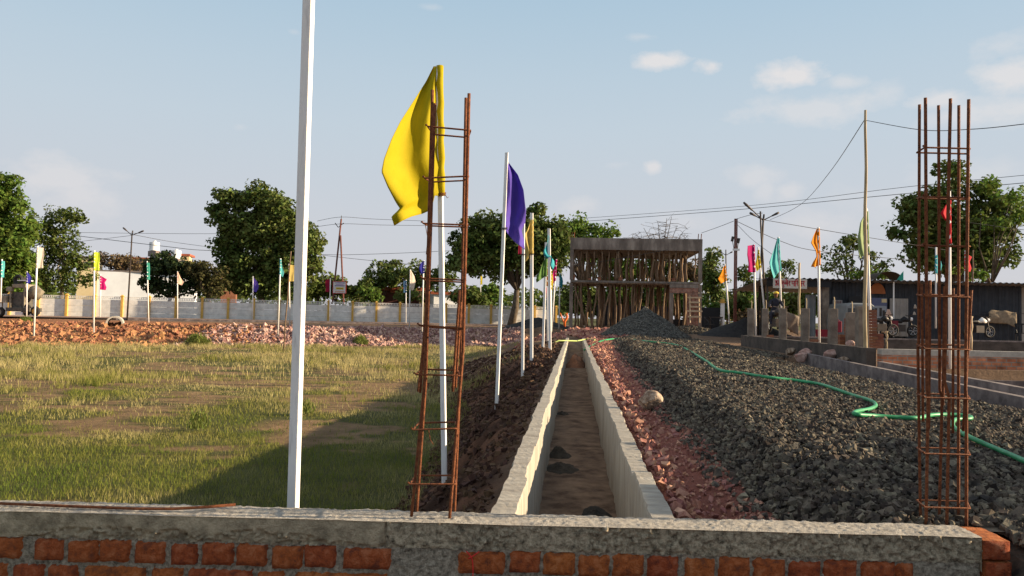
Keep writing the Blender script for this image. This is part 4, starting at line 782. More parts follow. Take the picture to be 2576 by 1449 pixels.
# kerb in front of the wall and the road strip
rk=MB(); a=FA+fn*7.0-ft*2; P=[]
b=MB(); c=(FA+FB)/2+fn*9.0; b.box((c[0]+4,c[1],.02),(fl*.78,.25,.42),fa,jit=.0); o=b.build('road_kerb',M_kerb); tag(o,'grey concrete kerb above the rubble bank','kerb')
b=MB(); c=(FA+FB)/2+fn*5.0; 
b.add([(*(FA-ft*20+fn*8.6),.16),(*(FB+ft*1+fn*8.6),.16),(*(FB+ft*1+fn*1.6),.2),(*(FA-ft*20+fn*1.6),.2)],[(0,1,2,3)]); o=b.build('road',mat('dusty_road',(.20,.13,.10),(.30,.20,.15),.97,1.2,.2,9)); tag(o,'dusty road in front of the boundary wall','road',kind='structure')
# concrete pipe
p=Q(290,808,50); b=MB(); V=[];
for y_ in (-.8,.8):
    for r_ in (.52,.42):
        for j in range(20): a=2*math.pi*j/20; V.append((r_*math.cos(a),y_,r_*math.sin(a)))
f=[]
for j in range(20): k=(j+1)%20; f+=[(j,k,20+k,20+j),(40+k,40+j,60+j,60+k),(j,40+j,40+k,k)[::1],(20+k,60+k,60+j,20+j)]
b.add(V,f); o=b.build('concrete_pipe',M_conc); o.location=(p[0],p[1],-.02); o.rotation_euler=(0,0,.5); tag(o,'open ended concrete pipe on the orange earth bank','pipe')
# ================================================================ unfinished building
ub=empty('unfinished_building',(*Q(1600,830,53)[:2],.1),'two storey concrete frame building under construction, full of wooden props','building')
UBx0=Q(1433,700,53)[0]; UBx1=Q(1764,700,53)[0]; UY=Q(1600,700,53)[1]; zpx=lambda py,px: Q(px,py,53)[2]
zT=zpx(599,1600); zTb=zpx(629,1600); zM=zpx(706,1600); zMb=zpx(713,1600); z0b=.2; UD=7.5
M_fc=mat('formwork_concrete',(.11,.09,.075),(.33,.28,.235),.95,1.4,.4,12,c3=(.19,.155,.13),stretch=(1,1,.35))
def ubox(name,c,s,m,jit=0): b=MB(); b.box(c,s,jit=jit); o=b.build(name,m,ub); o.location=tuple(-np.array(ub.location)); return o
xc=(UBx0+UBx1)/2; wU=UBx1-UBx0
ubox('roof_slab',(xc,UY+UD/2,(zT+zTb)/2+.0),(wU,UD,zT-zTb),M_fc,.01)
ubox('floor_slab',(xc,UY+UD/2,(zM+zMb)/2),(wU-.1,UD-.1,.14),M_fc)
b=MB()
for i in range(14): b.box((UBx0+.35+i*.62+.2,UY-.02,zMb-.03),(.66,.10,.045),ry=rnd.uniform(-.03,.03))
o=b.build('shuttering_boards',M_wood,ub); o.location=tuple(-np.array(ub.location))
for x,y in ((UBx0+.12,UY+.15),(UBx1-.12,UY+.15),(UBx0+.12,UY+UD-.2),(UBx1-.12,UY+UD-.2),(xc+1.9,UY+UD-.2),(xc-1.9,UY+UD-.2)):
    ubox('column',(x,y,(z0b+zMb)/2-.3),(.24,.3,zMb-z0b+.55),M_fc); ubox('column',(x,y,(zM+zTb)/2),(.24,.3,zTb-zM-.01),M_fc)
for x in (UBx0+.1,UBx0+.25,UBx1-.28,UBx1-.08): 
    b=MB(); b.tube([(x,UY+.15,zT-.05),(x+.03,UY+.15,zT+.38)],.03,5); o=b.build('starter_bar',M_rust,ub); o.location=tuple(-np.array(ub.location))
# corner room on the right
xr0=Q(1684,700,53)[0]; zL=zpx(725,1720); zH=zpx(738,1710)
M_ubr=brickmat('new_brickwork',(.26,.10,.065),(.34,.15,.10),(.25,.21,.17),1)
ubox('lintel_beam',((xr0+UBx1-.26)/2,UY+.05,(zMb+zL)/2-.0),(UBx1-.26-xr0,.26,zMb-zL-.02),M_fc); ubox('lintel_wall',((xr0+UBx1-.26)/2,UY+.08,(zL+zH)/2),(UBx1-.28-xr0,.23,zL-zH-.004),M_ubr)
ubox('door_jamb',(xr0+.13,UY+.05,(z0b+zH)/2-.1),(.26,.26,zH-z0b+.19),M_fc)
xd1=Q(1728,700,53)[0]; ubox('brick_wall',((xd1+UBx1-.26)/2,UY+.09,(z0b+zH)/2-.1),(UBx1-.26-xd1,.22,zH-z0b+.19),M_ubr)
ubox('low_wall',((xr0+.26+xd1)/2,UY+2.5,.6),(xd1-xr0,.2,.9),M_black)
# props: every prop a thing of its own
def prop(x,y,z0_,z1_,label,grp,lean=0,r=.055,leany=0):
    P=[];k=7; sd=rnd.uniform(0,9)
    for i in range(k):
        t=i/(k-1); P.append(np.array([lean*t+.07*math.sin(sd+5*t)*(t*(1-t)*4)**.5,leany*t+.05*math.cos(sd+4*t),(z1_-z0_)*t]))
    b=MB(); b.tube(P,[r*rnd.uniform(.85,1.15)*(1-.25*t/k) for t in range(k)],7); o=b.build('wooden_prop',M_wood,None,True); o.location=(x,y,z0_); return tag(o,label,'wooden prop',grp)
ORD='first second third fourth fifth sixth seventh eighth ninth tenth eleventh twelfth thirteenth fourteenth fifteenth sixteenth seventeenth eighteenth nineteenth twentieth'.split()
up_px=[1443,1462,1478,1497,1512,1531,1548,1560,1577,1591,1607,1623,1640,1655,1667,1684,1702,1714,1727,1745]
for ii,px in enumerate(up_px): prop(Q(px+rnd.uniform(-3,3),700,53)[0],UY+.22+rnd.uniform(0,.1),zM-.02,zTb+.02,ORD[ii]+' crooked prop from the left in the front row under the roof slab','upper floor front props',rnd.uniform(-.10,.10),rnd.uniform(.05,.085))
for r in range(1,6):
    for i in range(11): prop(UBx0+.4+(wU-.8)*(i+rnd.uniform(.1,.9))/11,UY+r*1.25,zM-.02,zTb+.02,'wooden prop in the rear rows under the roof slab','upper floor rear props',rnd.uniform(-.08,.08),rnd.uniform(.055,.10))
for ii,(px,ln) in enumerate(sorted(((1437,.1),(1466,-.1),(1492,.3),(1515,.7),(1535,0),(1553,-.2),(1573,.1),(1591,.05),(1607,.25),(1632,.1),(1650,-.1),(1671,.1),(1505,.1),(1480,-1.0),(1560,.1),(1600,-.1)))):
    prop(Q(px,700,53)[0],UY+.1+rnd.uniform(0,.3),z0b-.05,zMb+.0,ORD[ii]+' prop from the left in the front row of the open ground floor','ground floor front props',ln,rnd.uniform(.055,.085))
for r in range(1,5):
    for i in range(11): 
        x=UBx0+.3+(wU-.6)*(i+rnd.uniform(.1,.9))/11; prop(x,UY+r*1.4,z0b-.05,zMb+.0,'wooden prop in the rear rows of the ground floor','ground floor rear props',rnd.choice((0,0,.05,-.08,.1,-.45)),rnd.uniform(.055,.11))
for k,(px,n_) in enumerate(((1442,3),(1484,1),(1508,2),(1545,0),(1561,2),(1575,0),(1743-178,0),(1766-72,2))):
    if n_:
        p=Q(px,706,53); b=MB()
        for i in range(n_): b.box((rnd.uniform(-.02,.02),0,.06+.11*i),(.24,.22,.10))
        o=b.build('brick_pile',M_brickfar); o.location=(p[0],UY+.16,zM-.0+.0); tag(o,['leftmost brick pile on the edge of the upper floor','single brick second from the left on the upper floor edge','brick pile third from the left on the upper floor edge','','brick pile at the middle of the upper floor edge','','','rightmost brick pile on the upper floor edge'][k],'brick pile','brick piles on the upper floor edge')
ld=empty('ladder',(*Q(1748,800,52.4)[:2],.5),'pale wooden ladder leaning on the right corner of the unfinished building','ladder')
a0=Q(1736,812,52.2);a1=Q(1735,723,52.8);c0=Q(1760,812,52.2);c1=Q(1757,723,52.8)
for a,c in ((a0,a1),(c0,c1)): b=MB(); b.tube([rel(ld,a),rel(ld,c)],.05,6); b.build('rail',M_woodl,ld)
for py,e in ((737,0),(749,4),(761,1),(772,0),(783,5),(797,3)):
    t=(812-py)/89; a=a0*(1-t)+a1*t; c=c0*(1-t)+c1*t; dv=(c-a)*.1*(1+e/3); m_=(a+c)/2-np.array([0,.06,0]); b=MB(); b.box(rel(ld,m_),(np.linalg.norm(c-a)+.1+e*.06,.05,.11)); b.build('rung',M_woodl,ld)
# orange corrugated duct at the end of the drain
b=MB(); b.tube([Q(1420,820,50),Q(1421,808,50),Q(1426,800,50),Q(1427,795,50),Q(1424,788,50)],.08,7); b.tube([Q(1422,822,50.2),Q(1418,810,50.2),Q(1412,795,50.2),Q(1409,787,50.2)],.045,6); o=b.build('pipe',mat('orange_plastic',(.75,.16,.03),None,.5),None,True,loc=Q(1421,815,50)); tag(o,'bent orange plastic pipe standing by the left corner of the unfinished building','pipe')
# ================================================================ trees
def leafcloud(C,R,n,leaf,flat=.75):
    """C (k,3) cluster centres, R (k,) radii -> quads"""
    k=len(C); idx=rs.randint(0,k,n); d=rs.normal(size=(n,3)); d/=np.linalg.norm(d,axis=1)[:,None]; q=rs.uniform(.35,1.0,n)**.6
    P=C[idx]+d*(q*R[idx])[:,None]*np.array([1,1,flat])
    nrm=d*.5+rs.normal(size=(n,3))*.55+np.array([0,0,.45]); nrm/=np.linalg.norm(nrm,axis=1)[:,None]
    a=np.cross(nrm,rs.normal(size=(n,3))); a/=np.linalg.norm(a,axis=1)[:,None]; b=np.cross(nrm,a); s=leaf*rs.uniform(.5,1.15,(n,1))
    V=np.stack([P-a*s*.9,P-b*s*.55,P+a*s*.9,P+b*s*.55],1).reshape(-1,3); return V,4*np.arange(n)[:,None]+np.array([0,1,2,3])
def tree(name,base,d,lobes,m,label,leaf=.26,dens=1.0,trunk=.3,fork=None,bark=None,dd=2.6,cr=.95,cat='tree',grp='trees behind the site',gb=None,limbs=12,flat=.75):
    b0=Q(base[0],base[1],d); b0[2]=gb if gb is not None else b0[2]
    t=empty(name,b0,label,cat,grp); bark=bark or M_bark; s=d/1910.
    Cs=[];Rs=[]; lc=[]
    for px,py,rx,ry in lobes:
        c=Q(px,py,d); rxm,rym=rx*s,ry*s; kk=max(6,int(rxm*rym*6.2)); lc.append(c)
        for _ in range(kk):
            v=rs.normal(size=3); v/=np.linalg.norm(v); q=rs.rand()**.5*(1.0 if rs.rand()>.14 else rs.uniform(1.1,1.32))
            ry_=min(max(rxm,rym),dd*1.2); Cs.append(c+np.array([v[0]*rxm*.92*q,v[1]*ry_*.8*q,v[2]*rym*.92*q])); Rs.append(cr*rs.uniform(.55,1.15)*min(1,rym/1.2+.3))
    Cs=np.array(Cs);Rs=np.array(Rs); area=float((Rs**2).sum()); n=int(area*88*dens*(.26/leaf)**1.6)
    V,Fi=leafcloud(Cs-b0,Rs,n,leaf,flat); npmesh('crown',V,[Fi],m,t)
    tb=MB(); fk=rel(t,Q(*fork,d)) if fork else (Cs.mean(0)-b0)*.45; 
    if trunk:
        tb.tube([np.array([0,0,-.3]),fk*.5+np.array([trunk*.4,0,0]),fk],[trunk,trunk*.8,trunk*.62],8); ids=rs.choice(len(Cs),min(limbs,len(Cs)),replace=False)
        for i in ids:
            e=Cs[i]-b0; mid=fk*.45+e*.55+rs.normal(size=3)*.25+np.array([0,0,.3]); tb.tube([fk,mid,e],[trunk*.42,trunk*.22,.03],5)
        tb.build('trunk',bark,t,True)
    return t
T='tree'
tree('neem_tree',(20,770),74,[(0,500,45,55),(10,465,28,28),(20,560,70,60),(-20,600,80,70),(40,640,60,60),(0,690,75,50)],M_leafC,'tall light green tree cut by the left picture edge',leaf=.27,dens=1.1,cr=1.2,gb=.1)
tree('acacia_tree',(152,768),78,[(150,540,50,22),(120,560,28,25),(195,552,26,12),(150,585,60,30),(120,630,60,40),(185,640,50,45),(110,690,70,45),(190,700,50,35)],M_leafB,'feathery tree with a pale forked trunk beside the tall left tree',leaf=.22,dens=.75,bark=M_barkl,trunk=.22,fork=(160,640),gb=.1,cr=.9)
tree('bare_tree',(290,760),120,[(275,655,45,25),(305,660,40,25),(330,670,30,22)],M_leafD,'greyish leafless looking tree behind the white building',leaf=.28,dens=.35,cr=1.2,gb=.1)
tree('spreading_tree',(420,765),82,[(405,655,50,22),(380,680,35,25),(430,670,60,25),(480,680,35,20),(390,715,45,28),(460,715,50,25),(520,720,40,25)],M_leafE,'dark spreading tree in front of the white building',leaf=.27,dens=1.0,gb=.1,cr=1.0)
tree('brown_tree',(530,765),81,[(530,685,35,28),(510,700,40,30),(545,725,30,25),(495,665,30,14)],M_leafF,'brownish green bush between the dark spreading tree and the big tree',leaf=.25,dens=.9,gb=.1)
tree('big_tree',(650,775),86,[(640,490,60,28),(620,600,60,50),(700,620,70,50),(660,530,70,45),(740,650,50,45),(590,680,40,40),(700,560,60,45),(660,710,70,30),(570,505,45,28),(700,510,50,30),(590,560,55,45),(660,570,75,50),(740,580,55,50),(785,610,28,45),(565,620,35,35),(610,660,65,45),(690,660,80,45),(770,670,38,45),(620,710,60,30),(720,720,60,30),(545,525,22,12)],M_leafA,'huge dark green tree behind the boundary wall, crossed by the tall white pole',leaf=.30,dens=1.0,trunk=.5,gb=.1,cr=1.15,dd=3.6)
tree('mango_tree',(1284,809),74.5,[(1270,560,70,32),(1230,590,60,40),(1320,590,65,40),(1290,630,80,35),(1180,660,50,30),(1350,650,60,40),(1230,640,70,40),(1395,570,40,28),(1200,560,45,26),(1340,560,60,35),(1180,600,50,35),(1250,610,85,45),(1360,610,70,45),(1150,640,25,28),(1200,665,60,35),(1290,670,75,38),(1380,665,60,38),(1400,610,35,40),(1350,530,25,12)],M_leafA,'big spreading tree standing in front of the boundary wall',leaf=.27,dens=1.0,trunk=.42,fork=(1300,730),gb=.1,cr=1.1,dd=3.2,limbs=16)
tree('pale_tree',(1470,790),84,[(1450,570,55,28),(1500,580,45,20),(1420,600,50,40),(1480,620,60,40),(1535,590,20,14)],M_leafC,'brighter green tree rising behind the left half of the unfinished building',leaf=.27,dens=.8,gb=.2,cr=1.0)
# bare tree behind the building
def baretree(px,py,d,tips,label,r=.16):
    b0=Q(px,py,d); t=empty('bare_tree',b0,label,'tree','trees behind the site'); b=MB(); fk=rel(t,Q(px+6,py-110,d)); b.tube([np.array([0,0,-.3]),fk*.5,fk],[r,r*.8,r*.6],7)
    for x,y in tips:
        e=rel(t,Q(x,y,d))+np.array([0,rs.uniform(-2,2),0]); mid=(fk+e)/2+np.array([0,0,.4]); b.tube([fk,mid,e],[r*.4,r*.25,.02],5)
        for _ in range(9):
            u=rs.uniform(.3,1); p=(fk*(1-u)+e*u)+np.array([0,0,.4*(1-abs(2*u-1))]); q=p+rs.normal(size=3)*np.array([1.0,.6,.35])+np.array([0,0,.2]); b.tube([p,(p+q)/2+rs.normal(size=3)*.1,q],[.028,.02,.01],3,False)
            for __ in range(2): q2=q+rs.normal(size=3)*np.array([.6,.4,.25]); b.tube([q,q2],[.014,.008],3,False)
    b.build('trunk',M_bark,t); return t
baretree(1660,790,72,[(1600,585),(1622,570),(1650,562),(1672,555),(1690,545),(1700,575),(1715,590),(1725,596),(1590,596),(1640,590)],'leafless tree poking above the roof of the unfinished building')
tree('leafy_tree',(1795,800),72,[(1795,650,25,25),(1785,680,28,30),(1805,690,26,32),(1780,730,30,30),(1810,740,28,30)],M_leafA,'narrow dark tree immediately right of the unfinished building',leaf=.25,dens=1.1,gb=.2)
BL=[(1875,690,26,20),(1890,720,30,25),(1870,740,30,25)]
tree('small_tree',(1880,800),88,BL,M_leafB,'small tree between the red pole and the crossed lamp poles',leaf=.28,gb=.1)
tree('small_tree',(1960,800),90,[(1975,672,28,14),(1960,690,35,18),(1940,700,20,14)],M_leafA,'rounded tree top above the left end of the shed, behind the aqua flag',leaf=.26,dens=.9,gb=.1)
tree('thin_tree',(2130,800),62,[(2120,605,36,22),(2150,600,28,18),(2100,640,40,26),(2150,640,48,28),(2200,640,30,18),(2090,675,30,22),(2140,680,40,20),(2200,665,40,20),(2225,668,30,16)],M_leafA,'open dark tree behind the pale green flag',leaf=.20,dens=.5,gb=.1,cr=.8)
tree('low_tree',(2210,800),58,[(2195,690,40,16),(2225,685,30,14),(2160,690,25,12)],M_leafC,'low bright green bush behind the roof beside the bamboo pole',leaf=.22,gb=.1,cr=.7)
tree('tall_tree',(2400,800),64,[(2400,425,32,32),(2400,530,50,40),(2420,600,60,45),(2340,600,50,45),(2500,560,50,45),(2350,650,50,35),(2440,640,60,45),(2310,540,40,40),(2410,480,45,30),(2350,500,50,40),(2300,510,40,30),(2470,480,32,40),(2490,530,50,40),(2545,520,30,40),(2290,570,45,45),(2360,570,60,45),(2450,590,70,50),(2530,590,35,35),(2310,640,45,35),(2390,650,50,40),(2480,660,50,35),(2530,640,30,25)],M_leafA,'tall uneven tree behind the shed, seen past the six bar cage',leaf=.26,dens=1.0,trunk=.45,gb=.1,cr=1.05,dd=3.0)
tree('tall_tree',(2480,800),60,[(2480,470,22,25),(2550,500,22,30),(2500,560,50,25),(2440,690,45,18),(2560,545,18,20)],M_leafC,'brighter leaning branches at the right of the tall uneven tree',leaf=.24,dens=.7,gb=.1,cr=.8,trunk=.2)
# low trees behind the boundary wall in the gap
k=0
for px,py,rx,ry,d,m_,lb in ((845,715,35,25,95,M_leafB,'olive bush behind the twin legged power pole'),(900,725,40,22,95,M_leafB,'olive bush right of the twin legged power pole'),(960,695,40,30,100,M_leafA,'dark round tree left of the low red roof'),(930,735,30,18,92,M_leafC,'bright bush at the left end of the low red roof'),(1010,690,38,25,102,M_leafA,'dark round tree behind the low red roof'),(1055,690,30,30,99,M_leafA,'dark tree behind the narrow four bar cage'),(1030,740,35,14,86,M_leafB,'low weeds above the wall by the white and steel blue flags'),(1110,690,30,30,98,M_leafB,'hazy tree between cage and big spreading tree'),(800,720,30,30,94,M_leafB,'bush right of the tall white pole above the wall'),(1180,740,45,22,88,M_leafB,'bushes above the wall left of the purple flag pole'),(1240,735,30,25,90,M_leafC,'bright bush behind the big spreading tree trunk'),(975,660,40,10,110,M_leafB,'pale treetop line left of the narrow cage')):
    tree('bush_tree',(px,780),d,[(px,py,rx,ry),(px-rx*.5,py+ry*.5,rx*.7,ry*.8),(px+rx*.5,py+ry*.4,rx*.7,ry*.8)],m_,lb,leaf=.3,gb=.1,limbs=5,trunk=.18,grp='low trees behind the boundary wall')
# hedge behind building and shed
for px,py,rx,ry,d,m_,lb in ((1460,740,45,40,70,M_leafB,'olive bush behind the left of the unfinished building'),(1540,745,50,45,71,M_leafC,'bright bush behind the ground floor props'),(1620,740,50,45,72,M_leafB,'olive bush behind the middle of the unfinished building'),(1700,745,45,45,70,M_leafC,'bright bush seen through the doorway of the unfinished building'),(1560,670,60,40,78,M_leafC,'bright foliage behind the upper floor props'),(1650,670,50,35,79,M_leafB,'olive foliage behind the right upper floor props'),(1730,680,40,35,78,M_leafD,'dry brown foliage behind the right upper corner'),(1780,765,35,25,68,M_leafC,'bright bush over the black fence panel'),(1865,765,40,28,66,M_leafB,'olive scrub behind the red pole'),(1930,745,40,35,68,M_leafC,'bright scrub left of the seated man'),(1990,755,45,30,66,M_leafB,'scrub seen under the shop sign'),(2040,745,40,35,64,M_leafA,'dark scrub behind the pale corrugated sheet'),(1900,790,45,16,60,M_leafD,'dry brown scrub behind the far columns'),(1830,770,25,25,70,M_leafD,'dry scrub beside the pale gate post')):
    tree('bush_tree',(px,805),d,[(px,py,rx,ry),(px-rx*.6,py+ry*.4,rx*.7,ry*.8),(px+rx*.6,py+ry*.4,rx*.7,ry*.8)],m_,lb,leaf=.25,gb=.1,limbs=6,trunk=.12,cr=.9,grp='scrub behind the building and the shed')
# distant tree line: one mass
P=[]
for i in range(420):
    px=rs.uniform(-300,2900); d=rs.uniform(150,230); P.append(Q(px,770+(px-1446)*.0209+rs.uniform(-26,8),d))
C=np.array(P); C[:,2]=np.abs(C[:,2]); V,Fi=leafcloud(C,np.full(len(C),3.4),26000,.75); o=npmesh('woodland',V,[Fi],M_leafB); tag(o,'far low line of scrub along the horizon','woodland',kind='stuff')
# ================================================================ houses on the left
def house(name,px0,px1,py0,d,dep,m,label,parts=(),zb=0):
    a=Q(px0,py0,d);c=Q(px1,py0,d); t=empty(name,((a[0]+c[0])/2,(a[1]+c[1])/2,zb),label,'house','houses beyond the boundary wall',.30); b=MB(); h=a[2]-zb; wd_=c[0]-a[0]; an=math.atan2(c[1]-a[1],c[0]-a[0]); b.box((0,dep/2,h/2),(math.hypot(wd_,c[1]-a[1]),dep,h),an); b.build('walls',m,t); return t,h
M_ww=mat('white_limewash',(.70,.72,.76),(.82,.84,.87),.9,.4)
M_cream=mat('cream_wall',(.60,.47,.26),(.70,.58,.36),.9,.5)
M_hb=mat('grey_house',(.16,.13,.13),(.26,.22,.2),.9,.5); M_rr=mat('red_roof',(.25,.06,.035),(.42,.13,.07),.8,1)
t,h=house('white_building',258,480,684,118,4,M_ww,'long plain white building behind the lime and magenta flags'); b=MB(); b.box((0,2,h+.12),(14.2,4.6,.22)); b.build('roof',M_hb,t)
b=MB(); b.box((-4,-.04,h-1.2),(.9,.06,1.0)); b.build('window',M_glass,t)
t,h=house('cream_house',196,242,647,135,3.5,M_cream,'cream yellow house peeping out above the feathery tree'); b=MB(); 
for i in range(3): b.box((-1.2+i*1.3,-.05,h-1.2),(.8,.08,.9))
b.build('window',M_glass,t); b=MB(); b.box((0,1.8,h+.1),(3.8,4.2,.2)); b.build('roof',M_hb,t)
t,h=house('grey_house',310,385,650,140,4,M_hb,'dark two storey house behind the street lamp on the left'); b=MB(); b.box((1.5,-.06,h-2.4),(2.4,.1,1.2)); b.build('window',M_glass,t); b=MB(); b.box((0,2,h+.12),(6.2,4.8,.25)); b.build('roof',M_rr,t)
t,h=house('roof_house',412,472,642,138,4,M_cream,'house with brown roof edge and tanks above the dark spreading tree'); b=MB(); b.box((0,2,h+.15),(5,5,.35)); b.build('roof',M_rr,t); b=MB(); b.box((0,-.05,h-1.3),(3.2,.1,1.0)); b.build('window',M_glass,t)
t,h=house('brick_house',556,592,668,125,4,M_brickfar,'brick house corner left of the huge dark green tree'); b=MB(); b.box((0,2,h+.1),(2.9,4.6,.2)); b.build('roof',M_hb,t)
def tank(px,py0,py1,d,label):
    a=Q(px,py1,d); hh=(py1-py0)*d/1910; t=empty('water_tank',a,label,'water tank','rooftop water tanks'); b=MB(); b.cyl((0,0,hh*.45),hh*.46,hh*.8,18); b.cyl((0,0,hh*.88),hh*.40,hh*.08,18,r2=hh*.15); b.build('drum',M_ww,t,False); b=MB(); b.cyl((0,0,hh*.97),hh*.15,hh*.07,12); b.build('lid',M_white,t); b=MB(); b.box((0,0,-.5),(hh*.8,hh*.8,1.0)); b.build('stand',M_hb,t)
tank(388,606,632,138,'higher white water tank over the dark spreading tree'); tank(443,627,652,137.5,'lower white water tank right of the higher one')
t,h=house('red_roof_house',955,1075,730,104,8,mat('dark_red_wall',(.10,.035,.03),(.15,.06,.05),.9,1),'low house with dark red roof beyond the wall'); b=MB(); b.box((0,3,h+.2),(6.9,9,.45)); b.build('roof',M_rr,t); b=MB(); b.box((-1,-.6,h-.15),(1.6,.9,.35)); b.build('porch_roof',M_rr,t)
t,h=house('porch_house',1085,1150,735,100,8,M_ww,'white house with orange band behind the yellow flag pole'); b=MB(); b.box((0,-.1,h-.1),(3.6,.5,.35)); b.build('band',M_rr,t); b=MB(); b.box((-.6,-.3,h+.9),(.35,.35,1.6)); b.build('column',M_hb,t); b=MB(); b.box((0,1,h+1.8),(3.2,3,.2)); b.build('roof',M_hb,t)
tank(1012,722,732,103.5,'small pale water tank on the low red roof')
# ================================================================ lamps, power poles, cables
def lamp(bx,by,tx,ty,jx,jy,tips,d,label,r=.07):
    b0=Q(bx,by,d); t=empty('street_lamp',b0,label,'street lamp','double arm street lamps'); b=MB(); b.tube([np.array([0,0,-.4]),rel(t,Q(jx,jy,d)),rel(t,Q(tx,ty,d))],[r,r*.75,r*.7],8); b.build('pole',M_galv,t,True)
    for x,y in tips:
        a=rel(t,Q(jx,jy,d)); e=rel(t,Q(x,y,d)); b=MB(); b.tube([a,a*.5+e*.5,e],[.035,.03,.03],6); ar=b.build('arm',M_galv,t,True); b=MB(); p0=a*.45+e*.55; b.tube([p0,p0*.3+e*.7,e],[.045,.075,.05],6); b.build('lamp_head',M_galv,ar,True)
    return t
lamp(320,797,334,580,332,592,[(309.5,572.5),(361.5,580.5)],62,'double arm street lamp left of the white building')
lamp(1905,832,1922,539,1920,554,[(1870.5,509),(1886,535),(1959.5,534.5)],42,'large double arm street lamp crossing a second pole left of the aqua flag')
lamp(1829,822,1826,628,1826,642,[(1811,633),(1843,633)],70,'small distant double arm street lamp right of the unfinished building')
mast(1927,815,1912.6,531.6,41.5,.06,.045,M_galv,'lamp_pole','dark pole crossing behind the large double arm street lamp','pole')
t=empty('utility_pole',Q(1848.7,842,46),'dark red utility pole right of the unfinished building','utility pole'); b=MB(); h=293*46/1910; b.box((-.045,0,h/2),(.09,.16,h)); b.box((.06,0,h/2),(.06,.10,h-.01)); b.build('shaft',M_redpole,t)
b=MB(); 
for x,z in ((-.22,h-1.25),(.14,h-1.35)): b.box((x,-.1,z),(.14,.14,.3),ry=.2); b.tube([(x,-.08,z-.1),(x*.3,-.05,z-.9)],.02,5)
b.build('flood_light',M_galv,t); b=MB(); b.box((0,-.12,h-1.9),(.4,.1,.12)); b.build('bracket',M_white,t)
t=empty('utility_pole',Q(848,765,88),'twin legged power pole carrying a signboard behind the boundary wall','utility pole'); b=MB(); tp=rel(t,Q(858.5,551,88)); b.tube([rel(t,Q(836,765,88)),tp],.10,6); b.build('leg',M_redpole,t); b=MB(); b.tube([rel(t,Q(864.5,765,88)),rel(t,Q(856.7,592,88))],.10,6); b.build('leg',M_redpole,t); b=MB(); b.tube([rel(t,Q(843,561,88)),rel(t,Q(851,572,88)),rel(t,Q(858,566,88)),rel(t,Q(865,561,88))],.05,5); b.tube([tp,tp+np.array([0,0,.4])],.04,5); b.build('crossarm',M_galv,t)
sb=empty('signboard',Q(854,723,87.5),'white signboard with coloured stripes on the twin legged power pole','signboard'); b=MB(); b.box((0,0,0),(1.55,.06,1.40)); b.build('board',mat('board_white',(.72,.70,.72),None,.6),sb)
b=MB(); 
for z in (.685,-.685): b.box((0,-.045,z),(1.6,.03,.06))
for x in (-.77,.77): b.box((x,-.045,0),(.06,.03,1.3))
b.build('frame',mat('red_frame',(.45,.03,.03),None,.6),sb)
for z,w_,c in ((.52,1.1,(.12,.05,.35)),(.32,.9,(.4,.2,.5)),(.18,1.2,(.06,.05,.25)),(-.12,.9,(.75,.55,.05)),(-.5,1.1,(.6,.2,.05))): b=MB(); b.box((.05,-.04,z),(w_,.02,.07 if z!=-.12 else .24)); b.build('lettering_band',mat('band_%d'%int(z*100+100),c,None,.6),sb)
b=MB(); b.box((.05,-.055,-.12),(.7,.02,.05)); b.build('lettering_band',M_galv,sb)
def cable(pts,label,r=.014,sag=0):
    """pts: (px,py,d)"""
    P=[Q(*p) for p in pts]; n=6 if len(P)>2 else 14; P=cr(P,np.linspace(0,len(P)-1,n*(len(P)-1)+1)); k=len(P); P=[p-np.array([0,0,sag*4*(i/(k-1))*(1-i/(k-1))]) for i,p in enumerate(P)]
    b=MB(); b.tube(P,r,4,False); o=b.build('cable',M_cable,None,False,loc=P[k//2]); tag(o,label,'cable','overhead cables')
cable([(2174,303,18.1),(2095,423,25),(2031,500,31),(1988,530,37),(1937,553,42)],'cable sweeping from the bamboo pole down to the large street lamp',.011)
cable([(2180,303,18.1),(2317,326.7,15.5),(2437,325.5,13.6),(2576,312,12),(2760,285,10)],'cable running from the bamboo pole off to the right edge',.007)
cable([(1440,551,100),(1900,516,85),(2291,469,70),(2800,420,60)],'upper of the two long thin cables above the unfinished building',.022)
cable([(1440,559,100),(1850,528,86),(2257,489,71),(2800,440,60)],'lower of the two long thin cables above the unfinished building',.028)
cable([(1846,556,46),(1810,570,49),(1765,586,53)],'cable from the dark red pole to the unfinished building roof',.016)
cable([(1848,552,46),(1890,540,44),(1918,536,42)],'cable from the dark red pole to the large street lamp',.014)
cable([(1921,553,42),(2050,575,44),(2200,600,46),(2400,632,50)],'cable from the large street lamp rightwards behind the pale green flag',.016)
cable([(1850,555,46),(1960,605,46),(2060,632,47),(2300,655,50)],'cable slanting down from the dark red pole past the aqua flag',.016)
cable([(1852,562,46),(1895,605,44),(1960,652,40)],'steep cable from the dark red pole to the shed',.014)
cable([(1405,675,60),(1440,670,54),(1560,650,52.5),(1680,628,52.5)],'cable strung across the upper floor props',.014)
cable([(200,594,85),(417,620,88),(524,630,90),(730,631,92)],'thick cable passing left of and through the huge dark green tree',.03)
cable([(200,585,130),(516,588,130),(780,583,130)],'faint upper cable over the white building',.03); cable([(334,592,62),(250,602,66),(160,612,70)],'cable from the left street lamp to the feathery tree',.016); cable([(334,590,62),(430,608,80),(516,620,90)],'cable from the left street lamp to the huge dark green tree',.02)
cable([(798,556,90),(858,546,88),(940,551,90),(1070,556,92)],'topmost cable over the twin legged power pole',.022); cable([(798,570,90),(862,563,88),(960,566,90),(1120,568,92)],'second cable at the twin legged power pole',.022)
cable([(795,639,100),(860,641,100),(1000,637,100),(1150,630,100)],'nearly level cable behind the twin legged power pole',.026); cable([(795,640,98),(900,652,98),(1060,668,98)],'sagging cable right of the twin legged power pole',.026)
